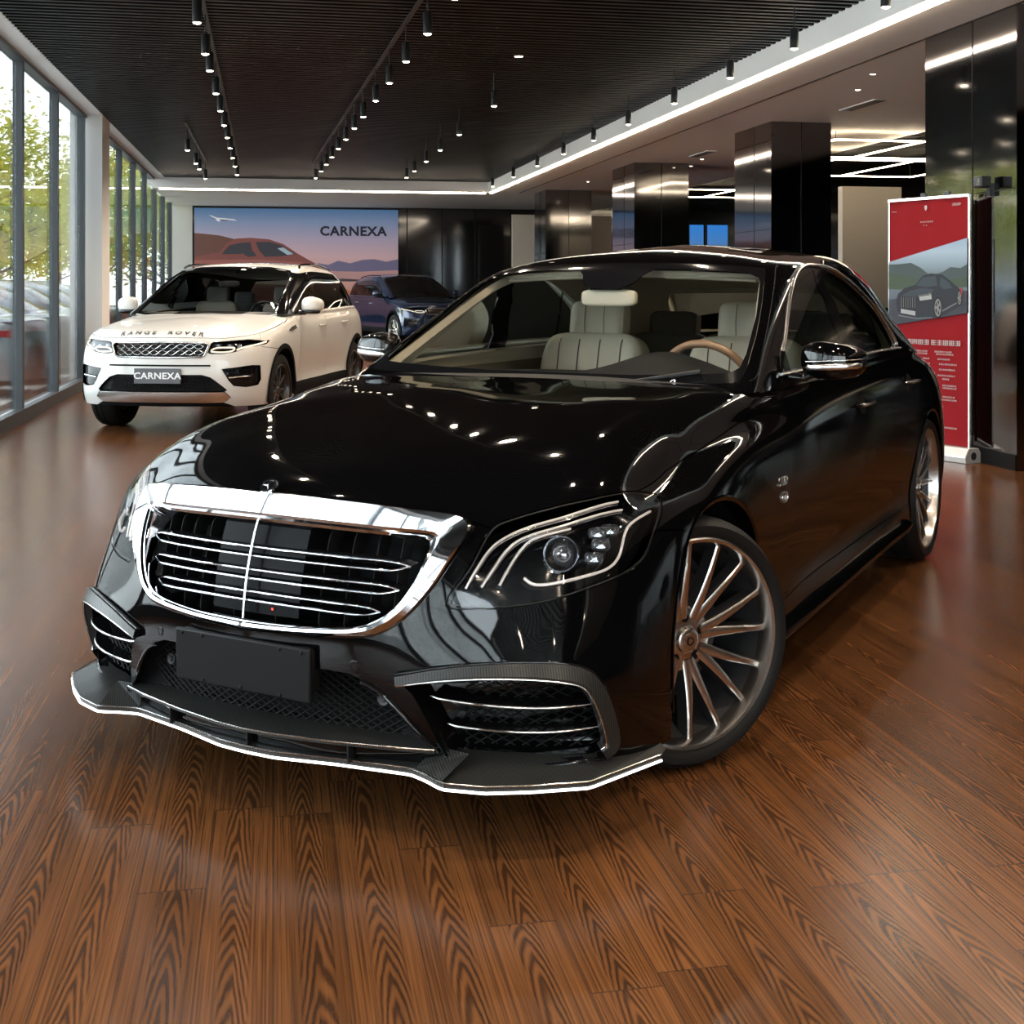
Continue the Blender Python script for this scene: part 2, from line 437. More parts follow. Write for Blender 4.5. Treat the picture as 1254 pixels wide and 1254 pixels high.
# ---------------------------------------------------------------- black sedan: skins
def sedan_rows():
    G = [
    # front centre
    [(.905,0,.19),(.922,0,.27),(.935,0,.37),(.94,0,.45),(.938,0,.54),(.922,0,.64),(.893,0,.735),(.862,0,.795),(.815,0,.838),(.75,0,.868),(.66,0,.895),(.56,0,.92)],
    [(.885,.22,.19),(.905,.22,.27),(.92,.22,.37),(.925,.22,.45),(.92,.22,.54),(.902,.22,.64),(.873,.22,.735),(.842,.22,.795),(.79,.22,.84),(.69,.20,.883),(.56,.15,.92),(.43,0,.945)],
    [(.83,.43,.19),(.855,.43,.27),(.873,.43,.37),(.875,.43,.45),(.865,.43,.54),(.838,.44,.64),(.805,.45,.73),(.765,.46,.785),(.70,.455,.835),(.58,.42,.895),(.43,.29,.945),(.28,0,.968)],
    [(.77,.61,.19),(.79,.62,.27),(.81,.63,.37),(.80,.63,.45),(.775,.625,.54),(.745,.625,.64),(.705,.625,.72),(.66,.625,.778),(.59,.61,.832),(.46,.56,.905),(.29,.36,.965),(.1,0,.993)],
    [(.65,.82,.19),(.68,.83,.27),(.69,.84,.37),(.675,.835,.45),(.645,.825,.54),(.605,.815,.64),(.56,.82,.725),(.51,.81,.785),(.435,.785,.847),(.30,.69,.928),(.12,.42,.99),(-.1,0,1.012)],
    [(.44,.945,.19),(.45,.95,.27),(.455,.955,.37),(.45,.95,.45),(.435,.945,.54),(.405,.93,.64),(.345,.91,.73),(.275,.88,.79),(.205,.825,.842),(.10,.73,.945),(-.06,.43,1.01),(-.28,0,1.027)],
    [(.2,.955,.19),(.2,.962,.27),(.2,.965,.37),(.2,.965,.45),(.2,.962,.54),(.175,.953,.64),(.12,.935,.74),(.06,.895,.81),(-.01,.82,.862),(-0.09,0.725,0.973),(-.2,.43,1.02),(-.42,0,1.034)],
    [(0,.95,.19),(0,.958,.27),(0,.965,.37),(0,.967,.45),(0,.967,.54),(-.01,.962,.65),(-.03,.945,.76),(-.08,.905,.835),(-.14,.83,.885),(-0.22,0.735,0.993),(-.33,.44,1.028),(-.53,0,1.04)],
    [(-.25,.94,.19),(-.25,.947,.27),(-.25,.952,.37),(-.25,.955,.45),(-.25,.957,.55),(-.25,.955,.67),(-.26,.937,.79),(-.29,.905,.865),(-.34,.84,.912),(-0.4,0.755,1.013),(-.49,.45,1.034),(-.65,0,1.044)],
    [(-.5,.93,.2),(-.5,.935,.28),(-.5,.932,.37),(-.5,.932,.45),(-.5,.936,.56),(-.5,.94,.69),(-.5,.93,.81),(-.51,.905,.885),(-.53,.85,.935),(-0.57,0.775,1.03),(-.63,.46,1.038),(-.77,0,1.044)],
    [(-.8,.925,.21),(-.8,.93,.28),(-.8,.918,.37),(-.8,.92,.45),(-.8,.93,.56),(-.8,.937,.70),(-.8,.93,.83),(-.8,.908,.90),(-.8,.87,.955),(-.8,.815,1.02),(-.82,.47,1.038),(-.92,0,1.042)],
    [(-1.0,.925,.215),(-1.0,.928,.285),(-1.0,.913,.37),(-1.0,.917,.45),(-1.0,.93,.56),(-1.0,.94,.70),(-1.0,.934,.83),(-1.0,.918,.905),(-1.0,.89,.965),(-1.0,.84,1.015),(-1.0,.6,1.03),(-1.05,0,1.035)],
    [(-1.45,.925,.225),(-1.45,.928,.29),(-1.45,.91,.37),(-1.45,.917,.45),(-1.45,.933,.56),(-1.45,.946,.70),(-1.45,.94,.83),(-1.45,.925,.915),(-1.45,.90,.98),(-1.45,.86,1.03),(-1.45,.78,1.035),(-1.45,0,1.0)],
    [(-1.95,.925,.24),(-1.95,.928,.295),(-1.95,.91,.37),(-1.95,.918,.45),(-1.95,.936,.56),(-1.95,.95,.70),(-1.95,.943,.83),(-1.95,.928,.925),(-1.95,.905,.99),(-1.95,.865,1.04),(-1.95,.79,1.045),(-1.95,0,1.0)],
    [(-2.4,.925,.25),(-2.4,.928,.30),(-2.4,.912,.37),(-2.4,.92,.45),(-2.4,.938,.56),(-2.4,.95,.70),(-2.4,.945,.83),(-2.4,.93,.93),(-2.4,.905,.995),(-2.4,.865,1.047),(-2.4,.79,1.05),(-2.4,0,1.0)],
    [(-2.75,.925,.25),(-2.75,.93,.30),(-2.75,.925,.37),(-2.75,.93,.45),(-2.75,.946,.56),(-2.75,.953,.70),(-2.75,.946,.83),(-2.75,.93,.93),(-2.75,.902,.998),(-2.75,.862,1.05),(-2.75,.79,1.055),(-2.75,0,1.0)],
    [(-3.165,.93,.24),(-3.165,.94,.30),(-3.165,.945,.37),(-3.165,.95,.45),(-3.165,.955,.56),(-3.165,.955,.70),(-3.165,.944,.83),(-3.165,.922,.93),(-3.165,.89,1.0),(-3.165,.845,1.048),(-3.165,.77,1.055),(-3.165,0,1.0)],
    [(-3.5,.915,.24),(-3.5,.925,.30),(-3.5,.935,.37),(-3.5,.938,.45),(-3.5,.94,.56),(-3.5,.935,.70),(-3.5,.92,.83),(-3.5,.895,.92),(-3.5,.855,.99),(-3.5,.80,1.035),(-3.55,.70,1.05),(-3.6,0,1.06)],
    [(-3.9,.84,.24),(-3.9,.86,.30),(-3.9,.875,.37),(-3.9,.88,.45),(-3.9,.88,.56),(-3.9,.87,.70),(-3.9,.85,.83),(-3.9,.82,.91),(-3.88,.77,.97),(-3.85,.70,1.015),(-3.82,.55,1.05),(-3.75,0,1.07)],
    [(-4.18,.66,.24),(-4.2,.68,.30),(-4.22,.70,.37),(-4.22,.70,.45),(-4.22,.70,.56),(-4.21,.69,.70),(-4.18,.67,.83),(-4.16,.64,.91),(-4.12,.60,.97),(-4.08,.52,1.01),(-4.0,.40,1.04),(-3.9,0,1.065)],
    [(-4.27,.36,.24),(-4.29,.37,.30),(-4.31,.38,.37),(-4.32,.38,.45),(-4.32,.38,.56),(-4.30,.37,.70),(-4.27,.36,.83),(-4.25,.35,.91),(-4.21,.33,.97),(-4.16,.29,1.01),(-4.1,.22,1.035),(-4.0,0,1.06)],
    [(-4.3,0,.24),(-4.32,0,.30),(-4.34,0,.37),(-4.35,0,.45),(-4.35,0,.56),(-4.33,0,.70),(-4.30,0,.83),(-4.28,0,.91),(-4.24,0,.97),(-4.19,0,1.01),(-4.13,0,1.035),(-4.06,0,1.055)],
    ]
    return G
def sedan_top():
    return [
    [(-.85,0,1.02),(-1.02,0,1.16),(-1.19,0,1.295),(-1.33,0,1.405),(-1.44,0,1.476),(-1.72,0,1.535),(-2.2,0,1.582)],
    [(-.80,.38,1.02),(-.98,.36,1.16),(-1.16,.345,1.29),(-1.32,.33,1.40),(-1.45,.32,1.47),(-1.76,.27,1.531),(-2.3,0,1.583)],
    [(-.70,.66,1.02),(-.92,.62,1.155),(-1.13,.585,1.28),(-1.31,.555,1.388),(-1.47,.535,1.457),(-1.83,.42,1.525),(-2.4,0,1.583)],
    [(-.66,.80,1.02),(-.91,.755,1.15),(-1.15,.718,1.27),(-1.37,.687,1.375),(-1.60,.655,1.455),(-1.98,.50,1.522),(-2.5,0,1.583)],
    [(-.78,.85,1.02),(-1.04,.808,1.14),(-1.28,.772,1.26),(-1.5,.74,1.37),(-1.76,.695,1.463),(-2.08,.53,1.527),(-2.58,0,1.583)],
    [(-1.15,.868,1.02),(-1.3,.832,1.15),(-1.49,.795,1.28),(-1.7,.757,1.395),(-1.95,.70,1.482),(-2.2,.54,1.532),(-2.64,0,1.582)],
    [(-1.7,.875,1.025),(-1.75,.838,1.165),(-1.83,.797,1.305),(-1.95,.75,1.425),(-2.1,.70,1.494),(-2.3,.54,1.536),(-2.69,0,1.581)],
    [(-2.3,.875,1.035),(-2.3,.838,1.17),(-2.32,.797,1.305),(-2.35,.748,1.425),(-2.4,.69,1.49),(-2.5,.53,1.535),(-2.74,0,1.559)],
    [(-2.8,.865,1.04),(-2.8,.828,1.15),(-2.77,.788,1.27),(-2.75,.74,1.38),(-2.74,.675,1.455),(-2.73,.51,1.515),(-2.79,0,1.55)],
    [(-3.2,.845,1.04),(-3.16,.81,1.12),(-3.1,.77,1.215),(-3.03,.72,1.315),(-2.96,.65,1.405),(-2.9,.48,1.483),(-2.84,0,1.535)],
    [(-3.6,.79,1.03),(-3.5,.755,1.10),(-3.38,.71,1.19),(-3.24,.66,1.285),(-3.12,.59,1.375),(-3.0,.42,1.46),(-2.9,0,1.518)],
    [(-3.8,.52,1.04),(-3.66,.51,1.11),(-3.5,.48,1.20),(-3.34,.45,1.295),(-3.2,.40,1.38),(-3.06,.28,1.455),(-2.95,0,1.505)],
    [(-3.85,0,1.05),(-3.70,0,1.12),(-3.54,0,1.21),(-3.38,0,1.30),(-3.24,0,1.385),(-3.10,0,1.45),(-2.98,0,1.495)],
    ]
# measured feature lines of the black sedan (metres, car axes)
FEAT = {
'hl': [(0.808,0.535,0.591),(0.758,0.575,0.681),(0.69,0.599,0.768),(0.633,0.642,0.794),(0.551,0.717,0.817),(0.454,0.789,0.832),(0.305,0.836,0.827),(0.231,0.863,0.808),(0.258,0.888,0.785),(0.342,0.908,0.736),(0.416,0.912,0.683),(0.476,0.898,0.657),(0.552,0.862,0.635),(0.674,0.758,0.599),(0.744,0.659,0.584),(0.773,0.608,0.582)],
'hl_R': [(0.833,0.477,0.599),(0.771,0.602,0.598),(0.673,0.749,0.617),(0.708,0.588,0.756),(0.704,0.575,0.771)],
'grille_out': [(0.82,0.161,0.828),(0.771,0.388,0.811),(0.73,0.503,0.794),(0.73,0.532,0.775),(0.757,0.538,0.73),(0.814,0.507,0.623),(0.849,0.464,0.551),(0.871,0.422,0.517),(0.895,0.349,0.503),(0.927,0.202,0.494),(0.94,0.016,0.489)],
'grille_in': [(0.88,0.014,0.767),(0.851,0.274,0.758),(0.788,0.461,0.753),(0.785,0.478,0.742),(0.824,0.465,0.655),(0.851,0.433,0.602),(0.88,0.378,0.551),(0.898,0.325,0.532),(0.93,0.161,0.52),(0.939,0.015,0.52)],
'grille_out_R': [(0.705,0.534,0.796),(0.688,0.585,0.78),(0.792,0.512,0.682),(0.855,0.427,0.592),(0.901,0.32,0.523),(0.931,0.16,0.505)],
'hood_side': [(0.302,0.835,0.829),(0.08,0.825,0.851),(-0.125,0.834,0.88),(-0.36,0.844,0.916),(-0.569,0.852,0.946),(-0.665,0.851,0.976),(-0.744,0.825,1.013),(-0.925,0.745,1.026),(-0.98,0.693,1.029)],
'bump_split': [(0.128,0.948,0.695),(0.249,0.93,0.72),(0.361,0.905,0.735)],
'gap_fd': [(-0.907,0.88,0.975),(-0.857,0.921,0.878),(-0.853,0.937,0.757),(-0.852,0.937,0.675),(-0.85,0.932,0.584),(-0.869,0.917,0.442),(-0.819,0.921,0.345),(-0.75,0.924,0.334)],
'gap_dd': [(-2.07,0.904,0.989),(-2.006,0.94,0.862),(-2.007,0.95,0.744),(-2.01,0.946,0.635),(-2.019,0.93,0.517),(-2.017,0.913,0.422),(-1.913,0.914,0.352)],
'gap_dq': [(-3.308,0.857,1.016),(-3.044,0.93,0.917),(-2.907,0.949,0.811),(-2.733,0.953,0.685)],
'sill': [(-0.731,0.927,0.317),(-1.151,0.917,0.342),(-1.783,0.918,0.334),(-2.573,0.922,0.336)],
'intake': [(0.875,0.433,0.419),(0.838,0.541,0.442),(0.79,0.652,0.455),(0.733,0.758,0.458),(0.685,0.824,0.449),(0.656,0.859,0.43),(0.634,0.882,0.391),(0.611,0.896,0.334),(0.584,0.899,0.262),(0.583,0.892,0.229),(0.601,0.873,0.209),(0.664,0.813,0.207),(0.761,0.636,0.194),(0.791,0.56,0.196),(0.808,0.534,0.224),(0.839,0.506,0.304),(0.862,0.473,0.375)],
'intake_R': [(0.874,0.435,0.425),(0.789,0.584,0.218)],
'mesh': [(0.899,0.339,0.402),(0.884,0.391,0.377),(0.864,0.438,0.326),(0.838,0.482,0.269),(0.818,0.512,0.231)],
'mesh_R': [(0.892,0.365,0.389),(0.822,0.524,0.258)],
'badge1': [(-0.599,0.937,0.732),(-0.738,0.936,0.735)],
'badge2': [(-0.709,0.937,0.684)],
'sens': [(0.903,0.327,0.436),(0.905,0.319,0.425),(0.462,0.94,0.514),(-0.838,0.895,0.924)],
'crease': [(0.028,0.918,0.797),(-0.098,0.922,0.821),(-0.406,0.92,0.85),(-0.758,0.919,0.874),(-1.145,0.924,0.897),(-1.871,0.93,0.914)],
'ws_top': [(-1.454,0.036,1.482),(-1.464,0.325,1.477),(-1.486,0.494,1.469),(-1.537,0.604,1.459),(-1.241,0.686,1.322),(-1.02,0.735,1.205),(-0.835,0.766,1.111),(-0.719,0.773,1.052)],
'clear': [(-1.401,0.126,1.457),(-1.404,0.348,1.452),(-1.431,0.577,1.438),(-1.42,0.611,1.424),(-1.379,0.635,1.401),(-1.142,0.696,1.274),(-0.889,0.742,1.142),(-0.802,0.747,1.098),(-0.775,0.724,1.081),(-0.803,0.577,1.069)],
'clear_R': [(-1.406,0.604,1.422),(-1.166,0.64,1.298),(-0.773,0.674,1.072)],
'dlo': [(-1.166,0.798,1.189),(-1.412,0.743,1.34),(-1.608,0.709,1.429),(-1.795,0.696,1.468),(-1.93,0.718,1.47),(-2.138,0.741,1.444),(-2.424,0.772,1.363),(-2.72,0.802,1.24),(-2.857,0.838,1.11),(-2.736,0.849,1.095),(-2.237,0.861,1.087)],
'bp1': [(-1.857,0.706,1.469),(-1.771,0.786,1.334),(-1.819,0.841,1.157)],
'bp2': [(-1.927,0.726,1.463),(-1.921,0.794,1.316),(-1.971,0.848,1.137)],
'qd': [(-2.435,0.773,1.359),(-2.48,0.815,1.234),(-2.502,0.855,1.097)],
'pillarline': [(-1.595,0.631,1.463),(-1.112,0.749,1.233),(-0.826,0.808,1.084)],
'drl1': [(0.777,0.575,0.63),(0.757,0.587,0.666),(0.716,0.61,0.722),(0.679,0.636,0.751),(0.629,0.68,0.776),(0.545,0.755,0.8),(0.4,0.827,0.818)],
'drl2': [(0.756,0.609,0.633),(0.727,0.628,0.678),(0.692,0.648,0.721),(0.651,0.68,0.752),(0.563,0.763,0.781),(0.409,0.843,0.799)],
'drl3': [(0.732,0.648,0.637),(0.704,0.662,0.682),(0.671,0.679,0.723),(0.639,0.702,0.748),(0.572,0.768,0.768)],
'drl4': [(0.694,0.696,0.655),(0.684,0.721,0.639),(0.653,0.762,0.64),(0.591,0.823,0.653),(0.536,0.861,0.666),(0.496,0.875,0.692),(0.452,0.872,0.743),(0.406,0.872,0.767),(0.304,0.881,0.784)],
'proj': [(0.612,0.769,0.715),(0.584,0.802,0.713),(0.626,0.776,0.677)],
'cubes': [(0.517,0.827,0.758),(0.479,0.847,0.762),(0.525,0.842,0.727),(0.556,0.836,0.695)],
}
# ---------------------------------------------------------------- black sedan: build
SK = Skin(sedan_rows()).prep(6); ST = Skin(sedan_top()).prep(6)
SEDAN_POS = W(-.2415, 4.1065); SEDAN_ROT = 4.2059-TH
car = thing('sedan', 'black luxury sedan with chrome grille filling the foreground, nose toward the viewer', 'car', SEDAN_POS, SEDAN_ROT)

def uvs(sk, pts): return [sk.near(p) for p in pts]
def on(sk, pts, off=0.0, n=6, sm=True):
    """3-D curve lying on a skin"""
    q = spline(pts, n) if sm else pts
    return [tuple(p) for p in sk.at(uvs(sk, q), off)]
def flip(pts): return [(p[0], -p[1], p[2]) for p in pts]
def both(fn, pts):
    fn(pts); fn(flip(pts))

# --- outlines of the panels in skin coordinates
def arch(cx, a, b, n=40, cz=.36):
    pts = []
    for i in range(n+1):
        t = PI*1.15*(i/n)-.075*PI
        pts.append((cx+a*math.cos(t), max(cz+b*math.sin(t), .2)))
    uv = SK.proj(pts, 'y'); 
    return [(uv[0][0], -.6)]+uv+[(uv[-1][0], -.6)]
FA, RA = (-.04, .42, .41), (-3.165, .41, .405)
GR_O = [(.832,0,.828),(.818,.16,.827),(.771,.388,.812),(.725,.51,.797),(.706,.55,.783),(.715,.56,.757),(.765,.54,.705),(.81,.508,.635),(.85,.456,.565),(.875,.405,.524),(.90,.335,.504),(.93,.18,.496),(.942,0,.489)]
GR_I = [(.882,0,.768),(.872,.16,.765),(.835,.35,.757),(.799,.445,.752),(.787,.470,.746),(.787,.476,.733),(.81,.468,.69),(.83,.452,.64),(.855,.42,.585),(.88,.375,.55),(.90,.315,.532),(.93,.16,.522),(.939,0,.52)]
def centre_poly(pts):
    uv = uvs(SK, pts); return [(-.6, uv[0][1])]+uv+[(-.6, uv[-1][1])]
def lerp3(a, b, t): return tuple(a[i]*(1-t)+b[i]*t for i in range(3))
gm = [lerp3(a, b, .3) for a, b in zip(GR_O, GR_I)]
HL = FEAT['hl']; HLs = spline(HL, 4, True)
INT = spline(FEAT['intake'], 4, True)
MESH = [(.935,0,.425),(.925,.2,.42),(.905,.31,.413)]+FEAT['mesh']+[(.835,.47,.225),(.868,.3,.225),(.905,0,.235)]
hood_uv = [(-.6, SK.near(GR_O[0])[1])]+uvs(SK, GR_O[:5])+uvs(SK, HL[2:7])+uvs(SK, FEAT['hood_side'][1:6])
hr = SK.proj([(-.735,.80),(-.725,.70),(-.70,.5),(-.68,.3),(-.67,.12),(-.67,.0)], 'z')
hood_uv += hr + [(hr[-1][0], 12), (-.6, 12)]
bs = uvs(SK, FEAT['bump_split'])
bump_uv = [(-1,-1),(bs[0][0]+.15,-1),(bs[0][0]+.1,bs[0][1])]+bs+uvs(SK, [(.45,.86,.75),(.5,.6,.85)])+[(-1, uvs(SK, [(.5,.6,.86)])[0][1])]
fd = uvs(SK, spline(FEAT['gap_fd'], 4)); dd = uvs(SK, spline([(-2.09,.9,1.02)]+FEAT['gap_dd'], 4)); dq = uvs(SK, spline(FEAT['gap_dq'], 4))
sill = SK.proj([(-.36,.318),(-.7,.318),(-1.15,.335),(-1.8,.335),(-2.5,.335),(-2.85,.345)], 'y')
skirt_uv = [(sill[0][0], -1)]+sill+[(sill[-1][0], -1)]
belt_u0, belt_u1 = SK.near((-.93,.83,1.02))[0], SK.near((-3.52,.76,1.04))[0]
cabin_uv = [(belt_u0, 9.3),(belt_u1, 9.3),(belt_u1, 13),(belt_u0, 13)]
regs = [('void', arch(*FA)), ('void', arch(*RA)), ('void', centre_poly(gm)), ('lamp', uvs(SK, HLs)), ('void', uvs(SK, INT)), ('void', centre_poly(MESH)),
        ('hood', hood_uv), ('void', cabin_uv), ('side_skirt', skirt_uv), ('front_bumper', bump_uv),
        ('fender', [(-1,-1)]+[(fd[-1][0],-1)]+fd[::-1]+[(fd[0][0], 9.35),(hr[0][0]+.02, 9.35),(hr[0][0]+.02, 8.9),(-1, 8.9)]),
        ('cowl', [(-1,-1),(belt_u0,-1),(belt_u0,13),(-1,13)]),
        ]
# doors come before the cowl: everything ahead of a door gap and below the belt
door_f = [(fd[-1][0],-1)]+fd[::-1]+[(fd[0][0], 9.31)]+[(dd[0][0], 9.31)]+dd+[(dd[-1][0],-1)]
door_r = [(dd[-1][0],-1)]+dd[::-1]+[(dd[0][0], 9.31),(dq[0][0], 9.31)]+dq+[(dq[-1][0]+.0, 4.4),(SK.near((-2.66,.93,.42))[0], 2.2),(SK.near((-2.62,.93,.34))[0],-1)]
regs = regs[:-1]+[('front_door', door_f), ('rear_door', door_r)]+regs[-1:]
vc, R = cut_skin(SK, regs, 5, 5, 'rear_body')
PN = {}
for nm, m in (('hood', 'paint'), ('front_bumper', 'paint'), ('rear_body', 'paint'), ('cowl', 'matte')):
    PN[nm] = panel(nm, SK, vc, R[nm], M[m], car)
for nm in ('fender', 'front_door', 'rear_door', 'side_skirt'):
    for s in (1, -1):
        PN[nm, s] = panel(nm, SK, vc, R[nm], M['paint'], car, mirror=False, one=False, side=s)

# --- glasshouse
WT = FEAT['ws_top']; CL = FEAT['clear']
dl = FEAT['dlo']
belt_v = .38
DLO = [(-1.0,.83,1.07),(-1.08,.81,1.14)]+dl[:9]+[(-2.80,.846,1.095)]
DLO_uv = uvs(ST, spline(DLO, 5)); 
DLO_uv = [(ST.near((-.98,.84,1.06))[0], belt_v)]+DLO_uv[3:]+[(ST.near((-2.79,.85,1.09))[0], belt_v)]
bp1 = uvs(ST, FEAT['bp1']); bp2 = uvs(ST, FEAT['bp2']); qd = uvs(ST, FEAT['qd'])
def ext(l, a=7, b=-1): return [(l[0][0]+.02, a)]+l+[(l[-1][0], b)]
def clip_poly(l0, l1): return ext(l0)+ext(l1)[::-1]
ws_uv = [(-.6, .55)]+uvs(ST, [(-.72,.60,1.045)])+uvs(ST, WT[::-1][:-1])+[uvs(ST, [(-1.452,.0,1.482)])[0]]
ws_uv = [(-.6, ST.near((-.86,0,1.035))[1])]+uvs(ST, [(-.85,.2,1.035),(-.80,.45,1.035),(-.73,.68,1.04)])+uvs(ST, WT[::-1])+[(-.6, ST.near((-1.452,0,1.482))[1])]
ct = CL[:6]
clear = [(-1.395,0,1.458)]+[(-1.397,.13,1.457)]+CL[1:9]
cl_uv = [(-.6, ST.near((-.86,0,1.075))[1])]+uvs(ST, [(-.84,.3,1.075),(-.80,.577,1.069)]+clear[::-1])+[(-.6, ST.near((-1.395,0,1.458))[1])]
sens_uv = [(-.6, ST.near((-1.29,0,1.372))[1])]+uvs(ST, [(-1.29,.07,1.375),(-1.325,.12,1.40),(-1.36,.135,1.43),(-1.40,.17,1.455),(-1.42,.18,1.47)])+[(-.6, 4.2)]
U = lambda x, y, z: ST.near((x, y, z))
rw_uv = [(13, .7)]+[(U(-3.55,.58,1.1)[0], .7)]+uvs(ST, [(-3.42,.56,1.22),(-3.27,.53,1.31),(-3.14,.46,1.40)])+[(13, U(-3.2,0,1.41)[1])]
inwin = DLO_uv
regsT = [('frit', sens_uv), ('windshield', cl_uv), ('frit', ws_uv), ('rear_window', rw_uv)]
# side glass: split the daylight opening with the pillars (clip by classification of the three strips)
vt, RT = cut_skin(ST, regsT+[('dlo', DLO_uv)]+[('x', ext(bp1)+[(ST.nu+1,-1),(ST.nu+1,7)]), ('x', ext(bp2)+[(ST.nu+1,-1),(ST.nu+1,7)]), ('x', ext(qd)+[(ST.nu+1,-1),(ST.nu+1,7)])], 5, 6, 'roof')
if 'x' in RT: RT['roof'] = np.concatenate([RT['roof'], RT.pop('x')]) if 'roof' in RT else RT.pop('x')
D = RT.pop('dlo'); cu = vt[D].mean(1)
def behind(line):
    L = np.array(ext(line)); o = np.argsort(L[:, 1]); return cu[:, 0] > np.interp(cu[:, 1], L[o, 1], L[o, 0])
b1, b2, b3 = behind(bp1), behind(bp2), behind(qd)
SIDE = {'front_side_window': D[~b1], 'pillar_cover': D[b1 & ~b2], 'rear_side_window': D[b2 & ~b3], 'quarter_window': D[b3]}
PN['roof'] = panel('roof', ST, vt, RT['roof'], M['paint'], car)
ws = panel('windshield', ST, vt, RT['windshield'], M['glass'], car, gap=0, depth=.004)
panel('windshield_border', ST, vt, RT['frit'], M['gloss'], car, gap=0, depth=.006)
panel('rear_window', ST, vt, RT['rear_window'], M['tint'], car, depth=.005)
for nm, tr in SIDE.items():
    for s in (1, -1):
        panel(nm, ST, vt, tr, M['gloss' if nm == 'pillar_cover' else 'tint'], car, mirror=False, one=False, side=s, off=-.003, depth=.005)
lin = panel('headliner', ST, vt, RT['roof'], M['cream'], car, off=-.03, gap=-.012, depth=.03)
# chrome line round the side windows
dlo3 = [tuple(p) for p in ST.at(DLO_uv, .002)]
for s in (1, -1):
    q = dlo3 if s > 0 else flip(dlo3)
    MB().tube(q, .0085, 6, closed=True).build('window_trim', M['satin'], car, 60)
    bl = [tuple(p) for p in SK.at(SK.proj([(-.98,1.0),(-1.4,1.03)], 'y'), .004)]
    belt = [tuple(p) for p in ST.at([(u, belt_v) for u in np.linspace(DLO_uv[0][0]-.1, DLO_uv[-1][0]+.25, 30)], .004)]
    MB().tube(belt if s > 0 else flip(belt), .013, 8, flat=.4).build('belt_trim', M['satin'], car, 60)
    pl = on(ST, [(-1.60,.64,1.465)]+FEAT['pillarline'][:]+[(-.74,.80,1.05)], .0005)
    MB().tube(pl if s > 0 else flip(pl), .0022, 6).build('pillar_seam', M['dark'], car, 60)

# --- front end
def ring(name, O, I, m, parent, sk=SK, raised=.02, deep=.06, n=5):
    O = spline(O, n); I = spline(I, n)
    rows = []
    Nm = sk.normal(uvs(sk, [lerp3(a, b, .5) for a, b in zip(O, I)]))
    k_ = [min(1, max(0, (q[2]-.54)/.18)) for q in O]
    for t, hT, hB in ((0, -.012, -.012), (.0, .006, .002), (.09, raised*1.35, .006), (.16, raised*1.55, .010), (.55, raised*1.05, raised*1.15), (.80, raised*.55, raised*1.05), (.86, raised*.15, raised*.6), (.95, raised*.15, raised*.5), (1.0, -.006, -.006), (1.0, -deep, -deep)):
        rows.append([tuple(np.array(lerp3(a, b, t))+k*(hT*m_+hB*(1-m_))) for a, b, k, m_ in zip(O, I, Nm, k_)])
    half = MB(); half.grid(rows)
    full = MB(); full.add(half.v, half.f); full.add(flip(half.v), [f[::-1] for f in half.f])
    o = full.build(name, m, parent); 
    bm = bmesh.new(); bm.from_mesh(o.data); bmesh.ops.remove_doubles(bm, verts=bm.verts, dist=.0005); bmesh.ops.recalc_face_normals(bm, faces=bm.faces); bm.to_mesh(o.data); bm.free()
    o.data.polygons.foreach_set('use_smooth', [True]*len(o.data.polygons)); o.data.set_sharp_from_angle(angle=math.radians(22))
    return o
grille = ring('grille_frame', GR_O, GR_I, M['chrome'], car, raised=.018, deep=.07)
def sx(y, z, off=0.0):
    """body surface point seen from the front at (y,z)"""
    uv = SK.proj([(abs(y), z)], 'x'); p = SK.at(uv, off)[0]; return (p[0], math.copysign(p[1], y) if y else 0.0, p[2])
def fx(y, z):
    q = SK.proj([(abs(y), z)], 'x'); return SK.at(q)[0][0]
back = MB()
for s in (1, -1):
    rows = []
    for a, b in zip(GR_I, GR_I): pass
Ii = spline(GR_I, 3)
bk = [(p[0]-.09, p[1], p[2]) for p in Ii]; bk = bk+[(p[0], -p[1], p[2]) for p in bk[-2:0:-1]]
MB().poly(bk).build('grille_backing', M['dark'], grille)
rib = MB()
for y in (.07,.2,.27,.335,.395,-.07,-.2,-.27,-.335,-.395):
    zt, zb = .762, .515+max(0, abs(y)-.25)*.28
    pts = [(fx(y, z)-.042, y, z) for z in np.linspace(zb, zt, 7)]
    for a, b in zip(pts[:-1], pts[1:]):
        rib.add([a, b, (b[0]-.05, y, b[2]), (a[0]-.05, y, a[2])], [(0,1,2,3)])
    rib.tube(pts, .0014, 5)
rib.build('grille_rib', M['matte'], grille)
cp = MB(); rows = []
for z in np.linspace(.53, .764, 6): rows.append([(fx(y, z)-.028, y, z) for y in np.linspace(-.135, .15, 9)])
cp.grid(rows).build('sensor_panel', M['sensor'], grille, 60)
MB().lathe([(.0, .0), (.0035, 0)], 8, 'x', (fx(.075,.548)-.02,.075,.548)).build('indicator_dot', M['red_dot'], grille)
for zc, ye in ((.688, .435), (.632, .415), (.578, .375)):
    sl = MB(); bl_ = MB()
    for zz, zt in ((zc+.011, zc+.003), (zc-.011, zc-.003)):
        ys = np.linspace(-1, 1, 41)
        path = []
        for t in ys:
            y = t*ye; k = max(0, abs(t)-.86)/.14
            z = zz*(1-k*k)+zc*k*k - .012*t*t
            path.append((fx(y, z)-.006-.012*k, y, z))
        sl.tube(path, .0030, 6)
        bl_.grid([path, [(p[0]-.035, p[1], p[2]+.004) for p in path]])
    sl.build('grille_slat', M['chrome'], grille, 60)
    bl_.build('slat_blade', M['gloss'], grille)
MB().tube([(fx(0, z)+.001, 0, z) for z in np.linspace(.521, .768, 9)], .0038, 6).build('centre_bar', M['chrome'], grille, 60)
